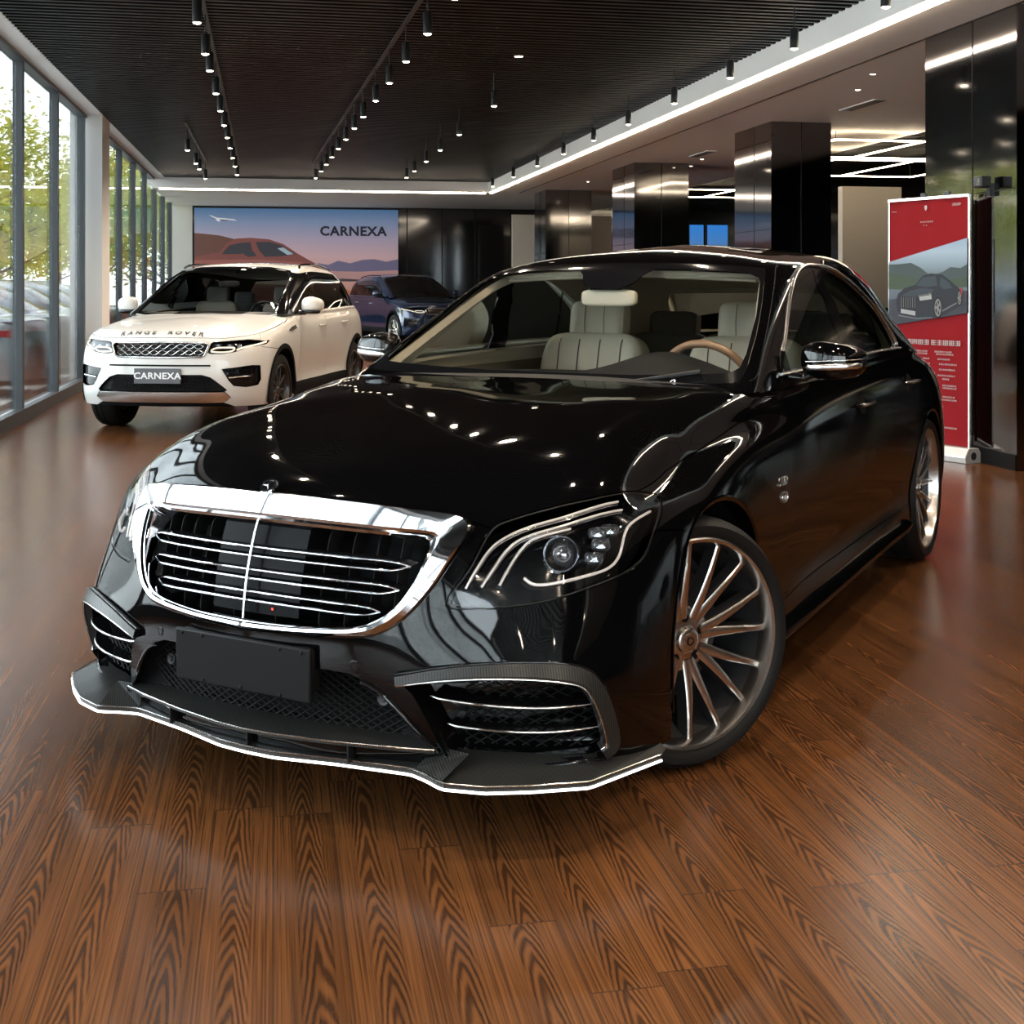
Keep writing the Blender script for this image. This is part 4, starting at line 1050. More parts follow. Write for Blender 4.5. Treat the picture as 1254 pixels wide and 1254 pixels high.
# ---------------------------------------------------------------- sport utility cars
def suv_rows():
    return [
    [(.80,0,.27),(.85,0,.36),(.865,0,.48),(.868,0,.60),(.862,0,.72),(.845,0,.83),(.81,0,.915),(.74,0,.955),(.60,0,.985),(.42,0,1.01),(.2,0,1.035)],
    [(.78,.34,.27),(.83,.34,.36),(.845,.34,.48),(.848,.34,.60),(.842,.34,.72),(.825,.34,.83),(.79,.34,.915),(.70,.34,.962),(.52,.30,.995),(.32,.18,1.022),(.1,0,1.045)],
    [(.71,.62,.27),(.75,.63,.36),(.77,.635,.48),(.775,.635,.60),(.768,.63,.72),(.745,.63,.83),(.70,.62,.912),(.60,.60,.962),(.38,.50,1.005),(.15,.28,1.035),(-.05,0,1.055)],
    [(.60,.80,.27),(.63,.82,.36),(.645,.83,.48),(.65,.83,.60),(.64,.83,.72),(.61,.82,.83),(.56,.80,.912),(.46,.75,.965),(.22,.60,1.015),(0,.32,1.045),(-.2,0,1.062)],
    [(.44,.915,.27),(.455,.93,.36),(.46,.935,.48),(.46,.935,.60),(.45,.93,.72),(.42,.92,.84),(.36,.885,.925),(.27,.815,.98),(.06,.65,1.03),(-.13,.34,1.06),(-.35,0,1.075)],
    [(.2,.94,.27),(.2,.955,.36),(.2,.962,.48),(.2,.962,.60),(.19,.957,.73),(.17,.945,.86),(.12,.91,.95),(.05,.84,1.0),(-.1,.67,1.045),(-.26,.36,1.07),(-.5,0,1.083)],
    [(-.05,.94,.27),(-.05,.955,.36),(-.05,.962,.48),(-.05,.962,.60),(-.05,.96,.75),(-.06,.948,.88),(-.10,.915,.97),(-.16,.855,1.02),(-.25,.69,1.06),(-.38,.37,1.08),(-.6,0,1.09)],
    [(-.4,.925,.28),(-.4,.94,.37),(-.4,.935,.48),(-.4,.94,.60),(-.4,.95,.76),(-.4,.945,.90),(-.42,.92,.99),(-.43,.88,1.04),(-.45,.72,1.08),(-.52,.38,1.095),(-.7,0,1.10)],
    [(-.8,.92,.28),(-.8,.935,.37),(-.8,.92,.48),(-.8,.928,.60),(-.8,.945,.76),(-.8,.945,.90),(-.8,.925,1.0),(-.8,.895,1.06),(-.8,.82,1.10),(-.8,.42,1.11),(-.85,0,1.11)],
    [(-1.3,.92,.29),(-1.3,.935,.37),(-1.3,.915,.48),(-1.3,.925,.60),(-1.3,.945,.76),(-1.3,.945,.91),(-1.3,.93,1.01),(-1.3,.905,1.075),(-1.3,.86,1.11),(-1.3,.5,1.11),(-1.3,0,1.08)],
    [(-1.9,.92,.30),(-1.9,.935,.38),(-1.9,.915,.48),(-1.9,.925,.60),(-1.9,.945,.76),(-1.9,.947,.92),(-1.9,.935,1.02),(-1.9,.91,1.085),(-1.9,.865,1.12),(-1.9,.5,1.11),(-1.9,0,1.08)],
    [(-2.4,.93,.30),(-2.4,.945,.38),(-2.4,.94,.48),(-2.4,.945,.60),(-2.4,.955,.76),(-2.4,.955,.93),(-2.4,.94,1.03),(-2.4,.915,1.095),(-2.4,.87,1.13),(-2.4,.5,1.12),(-2.4,0,1.08)],
    [(-2.87,.935,.30),(-2.87,.955,.38),(-2.87,.962,.48),(-2.87,.962,.60),(-2.87,.96,.76),(-2.87,.952,.93),(-2.87,.93,1.035),(-2.87,.90,1.10),(-2.87,.85,1.135),(-2.87,.5,1.13),(-2.87,0,1.1)],
    [(-3.3,.88,.32),(-3.32,.905,.40),(-3.34,.91,.50),(-3.35,.91,.62),(-3.35,.905,.77),(-3.34,.895,.93),(-3.32,.87,1.04),(-3.3,.83,1.10),(-3.28,.77,1.135),(-3.25,.45,1.14),(-3.2,0,1.13)],
    [(-3.58,.68,.34),(-3.62,.70,.42),(-3.65,.71,.52),(-3.66,.71,.64),(-3.65,.70,.78),(-3.62,.69,.93),(-3.58,.67,1.04),(-3.54,.64,1.10),(-3.5,.58,1.135),(-3.42,.35,1.14),(-3.3,0,1.135)],
    [(-3.66,.36,.34),(-3.70,.37,.42),(-3.74,.37,.52),(-3.75,.37,.64),(-3.74,.37,.78),(-3.70,.36,.93),(-3.66,.35,1.04),(-3.62,.33,1.10),(-3.57,.30,1.135),(-3.47,.18,1.14),(-3.36,0,1.135)],
    [(-3.68,0,.34),(-3.72,0,.42),(-3.76,0,.52),(-3.77,0,.64),(-3.76,0,.78),(-3.72,0,.93),(-3.68,0,1.04),(-3.64,0,1.10),(-3.59,0,1.135),(-3.5,0,1.14),(-3.4,0,1.135)],
    ]
def suv_top():
    return [
    [(-.48,0,1.08),(-.68,0,1.22),(-.88,0,1.36),(-1.08,0,1.485),(-1.26,0,1.575),(-1.6,0,1.632),(-2.1,0,1.65)],
    [(-.45,.36,1.08),(-.65,.345,1.22),(-.86,.33,1.355),(-1.06,.32,1.48),(-1.26,.31,1.57),(-1.62,.25,1.628),(-2.15,0,1.65)],
    [(-.38,.64,1.08),(-.60,.61,1.215),(-.82,.58,1.345),(-1.04,.56,1.465),(-1.26,.54,1.555),(-1.66,.42,1.62),(-2.2,0,1.65)],
    [(-.36,.82,1.08),(-.60,.775,1.21),(-.84,.735,1.33),(-1.08,.70,1.44),(-1.34,.665,1.535),(-1.75,.50,1.612),(-2.25,0,1.65)],
    [(-.5,.87,1.08),(-.72,.825,1.20),(-.96,.785,1.315),(-1.22,.75,1.43),(-1.5,.705,1.535),(-1.85,.54,1.612),(-2.3,0,1.65)],
    [(-.9,.89,1.08),(-1.02,.845,1.205),(-1.18,.81,1.33),(-1.4,.77,1.45),(-1.65,.715,1.55),(-1.95,.55,1.615),(-2.35,0,1.65)],
    [(-1.45,.895,1.09),(-1.5,.855,1.22),(-1.58,.82,1.345),(-1.7,.78,1.46),(-1.85,.72,1.555),(-2.05,.555,1.615),(-2.4,0,1.648)],
    [(-2.05,.90,1.095),(-2.05,.865,1.225),(-2.07,.83,1.35),(-2.1,.785,1.46),(-2.15,.72,1.55),(-2.25,.55,1.61),(-2.5,0,1.642)],
    [(-2.65,.895,1.11),(-2.65,.865,1.23),(-2.65,.83,1.345),(-2.65,.785,1.45),(-2.63,.715,1.535),(-2.62,.54,1.592),(-2.68,0,1.628)],
    [(-3.15,.84,1.12),(-3.12,.81,1.225),(-3.09,.78,1.33),(-3.05,.735,1.43),(-2.99,.665,1.51),(-2.92,.49,1.568),(-2.82,0,1.612)],
    [(-3.42,.68,1.12),(-3.38,.66,1.22),(-3.33,.635,1.32),(-3.27,.60,1.415),(-3.19,.54,1.495),(-3.07,.38,1.555),(-2.9,0,1.602)],
    [(-3.52,.36,1.12),(-3.48,.35,1.22),(-3.43,.335,1.32),(-3.36,.315,1.415),(-3.27,.28,1.49),(-3.13,.20,1.55),(-2.95,0,1.597)],
    [(-3.54,0,1.12),(-3.5,0,1.22),(-3.45,0,1.32),(-3.38,0,1.415),(-3.29,0,1.49),(-3.15,0,1.548),(-2.97,0,1.594)],
    ]
def lift(G): return [[(x, y, z+.045*min(1, max(0, (z-.75)/.35))) for x, y, z in r] for r in G]
VK = Skin(lift(suv_rows())).prep(6); VT = Skin([[(x, y*(1-.03*max(0, z-1.2)/.3), z) for x, y, z in r] for r in lift(suv_top())]).prep(6)

def text(name, body, size, m, parent, mw, ext=.002, spacing=1.0, sx_=1.0, offs=0.0, align='CENTER'):
    """lettering as a real mesh; mw = matrix in the parent's axes"""
    cu = bpy.data.curves.new(name, 'FONT'); cu.body = body; cu.size = size; cu.extrude = ext; cu.space_character = spacing; cu.offset = offs
    cu.align_x = align; cu.align_y = 'CENTER'; cu.resolution_u = 3
    o = bpy.data.objects.new(name, cu); C.objects.link(o)
    dg = bpy.context.evaluated_depsgraph_get(); dg.update()
    me = bpy.data.meshes.new_from_object(o.evaluated_get(dg))
    bpy.data.objects.remove(o); bpy.data.curves.remove(cu)
    me.name = name; me.materials.clear(); me.materials.append(m)
    o = bpy.data.objects.new(name, me); C.objects.link(o)
    S = Matrix.Diagonal((sx_, 1, 1, 1))
    me.transform(mw @ S)
    if parent is not None: o.parent = parent
    return o
def frame_at(p, nrm, up=(0, 0, 1)):
    """matrix whose z points along nrm and y roughly up"""
    n = Vector(nrm).normalized(); x = Vector(up).cross(n).normalized(); y = n.cross(x)
    R = Matrix((x, y, n)).transposed().to_4x4(); R.translation = Vector(p); return R

def make_suv(name, label, loc, rot, body, scale=1.0, plate_text=None, full=True):
    root = thing(name, label, 'car', loc, rot); root.scale = (scale,)*3
    K, T = VK, VT
    def on2(sk, pts, off=0.0, n=5): return [tuple(p) for p in sk.at([sk.near(p) for p in spline(pts, n)], off)]
    def ff(pts): return [K.cast((3, p[0], p[1]), (-1, 0, 0)) or K.near((.8, p[0], p[1])) for p in pts]
    def side_(pts): return K.proj(pts, 'y')
    def sarch(cx, a, b):
        uv = side_([(cx+a*math.cos(t), max(.37+b*math.sin(t), .30)) for t in np.linspace(-.25, PI+.25, 34)])
        return [(uv[0][0], -.6)]+uv+[(uv[-1][0], -.6)]
    A1, A2 = sarch(0, .425, .43), sarch(-2.87, .425, .43)
    cen = lambda L: [(-.6, L[0][1])]+L+[(-.6, L[-1][1])]
    grl = cen(ff([(0,.880),(.3,.878),(.45,.872),(.475,.85),(.44,.76),(.41,.745),(.2,.74),(0,.738)]))
    lamp = ff([(.495,.872),(.515,.885),(.62,.892),(.72,.90),(.80,.905)])+side_([(.40,.885),(.34,.89),(.40,.862)])+ff([(.80,.835),(.70,.79),(.60,.775),(.50,.775),(.47,.785)])
    fog = ff([(.60,.63),(.84,.66)])+side_([(.55,.655),(.545,.52),(.575,.47)])+ff([(.80,.455),(.70,.47),(.66,.52)])
    low = cen(ff([(0,.575),(.42,.575),(.50,.55),(.64,.43),(.62,.415),(0,.415)]))
    skid = cen(ff([(0,.415),(.62,.415),(.67,.36),(.60,.31),(0,.31)]))
    hoodp = [(-.6, K.near((.80,0,.925))[1])]+ff([(0,.925),(.3,.925),(.6,.92)])+[K.near(p) for p in [(.52,.80,.935),(.42,.84,.95),(.25,.86,.965),(.05,.87,.985),(-.25,.875,1.03),(-.42,.85,1.06)]]
    hr2 = K.proj([(-.50,.78),(-.44,.6),(-.42,.3),(-.42,0)], 'z'); hoodp += hr2+[(hr2[-1][0], 12), (-.6, 12)]
    fdl = side_([(-.58,1.05),(-.60,.9),(-.60,.7),(-.58,.5),(-.52,.38)]); ddl = side_([(-1.62,1.10),(-1.62,.8),(-1.64,.5),(-1.62,.40)])
    dql = side_([(-2.55,1.11),(-2.60,.95),(-2.50,.75),(-2.40,.55),(-2.36,.40)])
    low_s = side_([(-.42,.42),(-1,.42),(-1.8,.42),(-2.44,.42)])
    clad = [(low_s[0][0], -1)]+low_s+[(low_s[-1][0], -1)]
    bu = K.near((-.55,.85,1.09))[0]; br = K.near((-3.2,.8,1.12))[0]
    cab = [(bu, 8.25),(br, 8.25),(br, 12),(bu, 12)]
    regs = [('void', A1), ('void', A2), ('grille', grl), ('lamp', lamp), ('fog', fog), ('low', low), ('skid', skid), ('hood', hoodp), ('void', cab), ('clad', clad),
            ('front_lip', [(-1,-1),(3.2,-1)]+ff([(.60,.31)])+[(-1, ff([(0,.31)])[0][1])]), ('front_bumper', [(-1,-1),(6.2,-1),(6.2,4.1),(3.6,4.9),(3.6,7.0),(-1,7.0)]),
            ('fender', [(-1,-1),(fdl[-1][0],-1)]+fdl[::-1]+[(fdl[0][0], 9),(-1, 9)]),
            ('front_door', [(-1,-1),(ddl[-1][0],-1)]+ddl[::-1]+[(ddl[0][0], 8.3),(-1, 8.3)]),
            ('rear_door', [(-1,-1),(dql[-1][0],-1)]+dql[::-1]+[(dql[0][0], 8.3),(-1, 8.3)]), ('cowl', [(-1,7.4),(9.6,7.4),(9.6,12),(-1,12)])]
    vc2, R2 = cut_skin(K, regs, 4, 4, 'rear_body')
    gp = .003
    P_ = {}
    for nm in ('hood', 'front_bumper', 'rear_body'): P_[nm] = panel(nm, K, vc2, R2[nm], body, root, gap=gp)
    if 'cowl' in R2: panel('cowl', K, vc2, R2['cowl'], M['matte'], root, gap=gp)
    P_['skid'] = panel('skid_plate', K, vc2, R2['skid'], M['satin'] if plate_text else M['gloss'], root, gap=gp, off=.004)
    for nm, lab in (('fender', 'fender'), ('front_door', 'front_door'), ('rear_door', 'rear_door')):
        for s in (1, -1): P_[nm, s] = panel(lab, K, vc2, R2[nm], body, root, mirror=False, one=False, side=s, gap=gp)
    for s in (1, -1): panel('sill_cladding', K, vc2, R2['clad'], M['dark'], root, mirror=False, one=False, side=s, gap=gp)
    g = panel('grille', K, vc2, R2['grille'], M['matte'], root, gap=gp, off=-.02, depth=-.02)
    if 'front_lip' in R2: panel('front_lip', K, vc2, R2['front_lip'], M['dark'], root, gap=gp)
    panel('lower_intake', K, vc2, R2['low'], M['matte'], root, gap=gp, off=-.03, depth=-.03)
    for s in (1, -1):
        fg = panel('fog_recess', K, vc2, R2['fog'], M['gloss'], root, mirror=False, one=False, side=s, gap=gp, off=-.02, depth=-.02)
        hl = panel('headlight_lens', K, vc2, R2['lamp'], M['lens'], root, mirror=False, one=False, side=s, gap=.003, depth=.004)
        panel('lamp_housing', K, vc2, R2['lamp'], M['gloss'], hl, mirror=False, one=False, side=s, off=-.045, gap=-.003, depth=-.04)
        f = (lambda L: L) if s > 0 else flip
        q = lambda L, o: f([tuple(p) for p in K.at(ff(L), o)])
        MB().tube(q(spline([(.50,.795),(.60,.79),(.68,.80),(.70,.83),(.62,.835),(.54,.83),(.50,.81)], 4), -.012), .008, 6, closed=True).build('light_guide', M['drl2'], hl, 60)
        sl_ = [tuple(p) for p in K.at(ff([(.72,.81),(.78,.835)])+side_([(.52,.86),(.40,.88)]), -.010)]
        MB().tube(f(spline(sl_, 5)), .009, 6).build('light_guide', M['drl2'], hl, 60)
        for y in (.56, .66, .74): MB().lathe([(0,.01),(.02,.005),(.026,-.005)], 14, 'x', q([(y,.85)], -.03)[0]).build('led_module', M['optic'], hl, 40)
        MB().tube(q([(.66,.545),(.76,.555),(.83,.56)], .002), .006, 6).build('fog_trim', M['satin'], fg, 60)
        # window glass and pillars below
    rw = 0
    dlo = [(-.62,.86,1.10),(-.78,.84,1.185),(-1.02,.80,1.31),(-1.28,.765,1.43),(-1.5,.735,1.505),(-1.75,.735,1.53),(-2.1,.745,1.525),(-2.6,.755,1.50),(-2.95,.75,1.44),(-3.07,.775,1.33),(-3.0,.83,1.19),(-2.9,.86,1.15)]
    du = [T.near(p) for p in spline(dlo, 4)]; du = [(T.near((-.6,.87,1.10))[0], .15)]+du+[(T.near((-2.85,.88,1.13))[0], .2)]
    wsu = [(-.6, .1)]+[T.near(p) for p in [(-.46,.3,1.095),(-.40,.62,1.095),(-.39,.75,1.10),(-.64,.715,1.225),(-.90,.68,1.345),(-1.15,.645,1.46),(-1.27,.60,1.535),(-1.27,.4,1.565),(-1.27,.2,1.574),(-1.265,0,1.577)]]; wsu += [(-.6, wsu[-1][1])]
    rwu = [(14, 1.0)]+[T.near(p) for p in [(-3.46,.5,1.2),(-3.42,.56,1.25),(-3.33,.53,1.36),(-3.26,.45,1.44),(-3.3,0,1.46)]]; rwu += [(14, rwu[-1][1])]
    sunr = [T.near(p) for p in [(-1.55,0,1.63),(-1.55,.44,1.605),(-1.7,.5,1.60),(-2.4,.5,1.612),(-2.5,.44,1.605),(-2.5,0,1.64)]]
    vt2, RT2 = cut_skin(T, [('windshield', wsu), ('rear_window', rwu), ('dlo', du), ('sunroof', sunr+[(sunr[-1][0], 7), (sunr[0][0], 7)]), ('pillar', [(2.6,-1),(14,-1),(14,3.3),(9,3.75),(3.3,3.82),(2.6,3.9)] if plate_text else [(20,20),(21,20),(21,21)])], 4, 5, 'roof')
    D = RT2['dlo']; uc = vt2[D].mean(1)
    def ln(pts):
        L = np.array([T.near(p) for p in pts]); o = np.argsort(L[:, 1]); return uc[:, 0] > np.interp(uc[:, 1], L[o, 1], L[o, 0])
    l1, l2, l3, l4 = ln([(-1.55,.88,1.12),(-1.60,.74,1.53)]), ln([(-1.65,.88,1.12),(-1.70,.74,1.53)]), ln([(-2.48,.88,1.13),(-2.55,.75,1.50)]), ln([(-2.56,.88,1.13),(-2.62,.75,1.50)])
    panel('roof', T, vt2, RT2['roof'], body, root)
    panel('sunroof', T, vt2, RT2['sunroof'], M['gloss'], root, gap=.002)
    if 'pillar' in RT2: panel('pillars', T, vt2, RT2['pillar'], M['gloss'], root, gap=.001)
    panel('windshield', T, vt2, RT2['windshield'], M['glass'] if full else M['tint_dk'], root, gap=0, depth=.005)
    panel('rear_window', T, vt2, RT2['rear_window'], M['tint_dk'], root, depth=.005)
    for nm, mk_, mm in (('front_side_window', ~l1, 'tint'), ('pillar_cover', l1 & ~l2, 'gloss'), ('rear_side_window', l2 & ~l3, 'tint_dk'), ('pillar_cover', l3 & ~l4, 'gloss'), ('quarter_window', l4, 'tint_dk')):
        for s in (1, -1): panel(nm, T, vt2, D[mk_], M[mm], root, mirror=False, one=False, side=s, off=-.002, depth=.005)
    # windscreen surround, black
    wsp = [tuple(p) for p in T.at(wsu[1:-1], .003)]
    MB().tube(wsp+[(p[0], -p[1], p[2]) for p in wsp[-2::-1]], .022, 6, flat=.25).build('windshield_border', M['gloss'], root, 60)
    for s in (1, -1):
        rr_ = [(-1.45,.67,1.61),(-1.6,.645,1.642),(-2.2,.645,1.65),(-2.8,.605,1.61),(-2.95,.585,1.575)]
        MB().tube([(p[0], s*p[1], p[2]+.012) for p in spline(rr_, 5)], .014, 6).build('roof_rail', M['gloss'], root, 60)
        # wing mirror
        def shp(p): return (p[0]-.05*max(0, p[1]/.13)**2, p[1], p[2]*(1-.25*max(0, p[1]/.13)))
        mb = MB().grid(superell((-.74,1.03,1.215), (.07,.115,.09), .7, 24, 14, shp), closed=True); mb.v = mb.v if s > 0 else flip(mb.v)
        mh = mb.build('wing_mirror', body, root, 180)
        MB().tube([(-.74,s*.87,1.14),(-.74,s*.95,1.14),(-.74,s*1.0,1.17)], [.03,.03,.025], 8).build('mirror_arm', M['gloss'], mh, 60)
        mb = MB().grid(superell((-.735,1.02,1.15), (.065,.10,.03), .7, 20, 8), closed=True); mb.v = mb.v if s > 0 else flip(mb.v); mb.build('mirror_base', M['gloss'], mh, 180)
        for xh, zh, dr in ((-1.42,.985,'front_door'), (-2.32,1.0,'rear_door')):
            uv = side_([(xh+d, zh) for d in (-.11,-.06,.06,.11)]); p = K.at(uv); n = K.normal(uv)
            path = [tuple(p[i]+n[i]*h) for i, h in enumerate((0,.03,.03,0))]
            MB().tube(path if s > 0 else flip(path), .014, 6, flat=.6).build('door_handle', body, P_[dr, s], 60)
        v = [tuple(p) for p in K.at(side_([(-.50,.985),(-.30,.955),(-.22,.965),(-.34,.995),(-.5,1.015)]), .003)]
        MB().poly(v if s > 0 else flip(v)).build('side_vent', M['gloss'], P_['fender', s])
        MB().tube([(a[0], a[1]+s*.003, a[2]) for a in (v if s > 0 else flip(v))][:3], .005, 5).build('vent_trim', M['satin'], P_['fender', s], 60)
        for cx_ in (0, -2.87):
            uv = sarch(cx_, .425, .43)[1:-1]; P0 = K.at(uv); N0 = K.normal(uv)
            c0 = lambda p: np.array([cx_, p[1], .37])
            rows = [[tuple(p+n*.006-(c0(p)-p)*.10) for p, n in zip(P0, N0)], [tuple(p+n*.014-(c0(p)-p)*.04) for p, n in zip(P0, N0)], [tuple(p+n*.010+(c0(p)-p)*.02) for p, n in zip(P0, N0)], [tuple(p-n*.06+(c0(p)-p)*.03) for p, n in zip(P0, N0)], [(p[0], .5, p[2]) for p in P0]]
            g_ = MB().grid(rows); g_.v = g_.v if s > 0 else flip(g_.v); g_.build('arch_cladding', M['dark'], root, 40)
    # grille pattern and surround
    gl = [tuple(p) for p in K.at(grl[1:-1], .004)]; lo_ = gl+[(p[0], -p[1], p[2]) for p in gl[-2:0:-1]]
    MB().tube(lo_, .009, 6, closed=True).build('grille_surround', M['satin'] if plate_text else M['chrome'], g, 60)
    gm_ = MB()
    if plate_text:
        for r in range(2):
            for t in range(2):
                path = []
                for y in np.linspace(-.43, .43, 80):
                    z = .785+.058*r+.022*math.sin(y*2*PI/.17+PI*t)
                    path.append((fx_v(y, z)-.006, y, z))
                gm_.tube(path, .0036, 5)
    else:
        for r in range(5):
            z = .755+.026*r; path = [(fx_v(y, z)-.004, y, z) for y in np.linspace(-.42, .42, 30)]; gm_.tube(path, .006, 5)
    gm_.build('grille_mesh', M['satin'], g, 60)
    lb = MB()
    for y in np.linspace(-.5, .5, 26): lb.tube([(fx_v(y,.43)-.012, y, .432),(fx_v(y,.54)-.012, y*.9, .545)], .005, 4)
    for z in np.linspace(.44, .55, 6): lb.tube([(fx_v(y, z)-.012, y, z) for y in np.linspace(-.5, .5, 20)], .004, 4)
    lbo = lb.build('intake_mesh', M['dark'], root, 60)
    MB().tube([(fx_v(y,.665)+.002, y, .665) for y in np.linspace(-.50, .50, 20)], .008, 6).build('bumper_slot', M['dark'], P_['front_bumper'], 60)
    pb = MB().box((.872,0,.565), (.014,.46,.145)).build('number_plate', M['plate_grey'] if plate_text else M['white'], root, 30, bevel=.004)
    if plate_text:
        text('plate_lettering', plate_text, .085, M['white'], pb, frame_at((.8805,0,.565), (1,0,0)), .001, 1.05, 1.15, .0018)
        tl = text('hood_lettering', 'RANGE  ROVER', .066, M['satin_dk'], P_['hood'], Matrix.Identity(4), .0, 1.55, 1.25, .0012)
        for v in tl.data.vertices:
            y, t = v.co.x, v.co.y; uv = K.near((.78-.06*t-.15*y*y, abs(y), .93)); 
            x0 = .775-.11*y*y-t*1.0; uv = K.cast((x0, abs(y), 3), (0, 0, -1)) or uv
            p = K.at([uv], .007)[0]; v.co = (p[0], math.copysign(p[1], y), p[2])
        rd = MB()
    # inside
    ub = MB(); ub.box((-1.4,0,.33), (4.2,1.2,.12)); ub.box((.05,0,.62), (1.05,.95,.5)); ub.box((-1.5,0,.45), (1.9,1.7,.12)); ub.box((-.50,0,.75), (.08,1.6,.55)); ub.box((-3.2,0,.7), (.8,1.2,.6))
    ub.build('underbody', M['dark'], root)
    MB().grid([[(x, y, z) for y in np.linspace(-.74, .74, 12)] for x, z in ((-.5,1.07),(-.75,1.12),(-1.0,1.10),(-1.08,.95),(-1.05,.7))]).build('dashboard', M['dash'], root, 60)
    if full:
        MB().tube([Vector((-1.20,.38,1.08))+Matrix.Rotation(math.radians(-66), 3, 'Y') @ Vector((.18*math.cos(t), .18*math.sin(t), 0)) for t in np.linspace(0, 2*PI, 25)[:-1]], .016, 8, closed=True).build('steering_wheel', M['dash'], root, 60)
        MB().grid(superell((-1.05,0,1.44), (.02,.12,.035), .5, 20, 8), closed=True).build('interior_mirror', M['dash'], root, 180)
    for y0 in (-.40, .40):
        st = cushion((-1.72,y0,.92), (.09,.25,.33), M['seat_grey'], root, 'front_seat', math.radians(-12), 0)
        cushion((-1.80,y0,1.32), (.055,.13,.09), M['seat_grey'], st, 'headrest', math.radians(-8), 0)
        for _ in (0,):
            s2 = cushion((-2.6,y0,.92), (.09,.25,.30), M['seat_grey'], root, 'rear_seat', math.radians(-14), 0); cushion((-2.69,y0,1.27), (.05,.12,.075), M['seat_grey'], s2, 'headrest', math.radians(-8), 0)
    for x in (0, -2.87):
        t = wheel('wheel', root, (x, .81, .37), 0, .37, .262, .25, 10, (M['rim'], M['rim_dark']) if not plate_text else (M['rim_grey'], M['rim_dark']), False, .03)
        c2 = copy_tree(t, root); c2.location = (x, -.81, .37); c2.rotation_euler = (0, 0, PI)
    return root, P_
def fx_v(y, z):
    uv = VK.cast((3, abs(y), z), (-1, 0, 0)) or VK.near((.85, abs(y), z)); return VK.at([uv])[0][0]
M['drl2'] = mat('amber_white_guide', (.9, .85, .75), .3, emit=(1, .87, .68), estr=.9)
M['plate_grey'] = mat('plate_grey', (.085, .087, .095), .35)
M['satin_dk'] = mat('dark_letter', (.045, .045, .045), .4, .3)
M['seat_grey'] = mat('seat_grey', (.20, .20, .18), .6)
M['rim_grey'] = mat('grey_alloy', (.10, .095, .09), .35, .9)
M['white_paint'] = mat('white_paint', (.60, .585, .555), .3, 0, .7)
M['blue_paint'] = mat('blue_paint', (.007, .020, .062), .2, .3, 1.0)

SUV_YAW = math.radians(262.5)-TH
suv, suvP = make_suv('suv', 'white sport utility car with a dark grey name plate, parked beside the window wall', W(-3.17, 12.55), SUV_YAW, M['white_paint'], .98, 'CARNEXA')
# door lettering strip on the visible flank, soft grey
suv2, _p = make_suv('suv', 'dark blue sport utility car parked far back in front of the mural', W(-1.93, 29.8), math.radians(298)-TH, M['blue_paint'], 1.0, None, False)
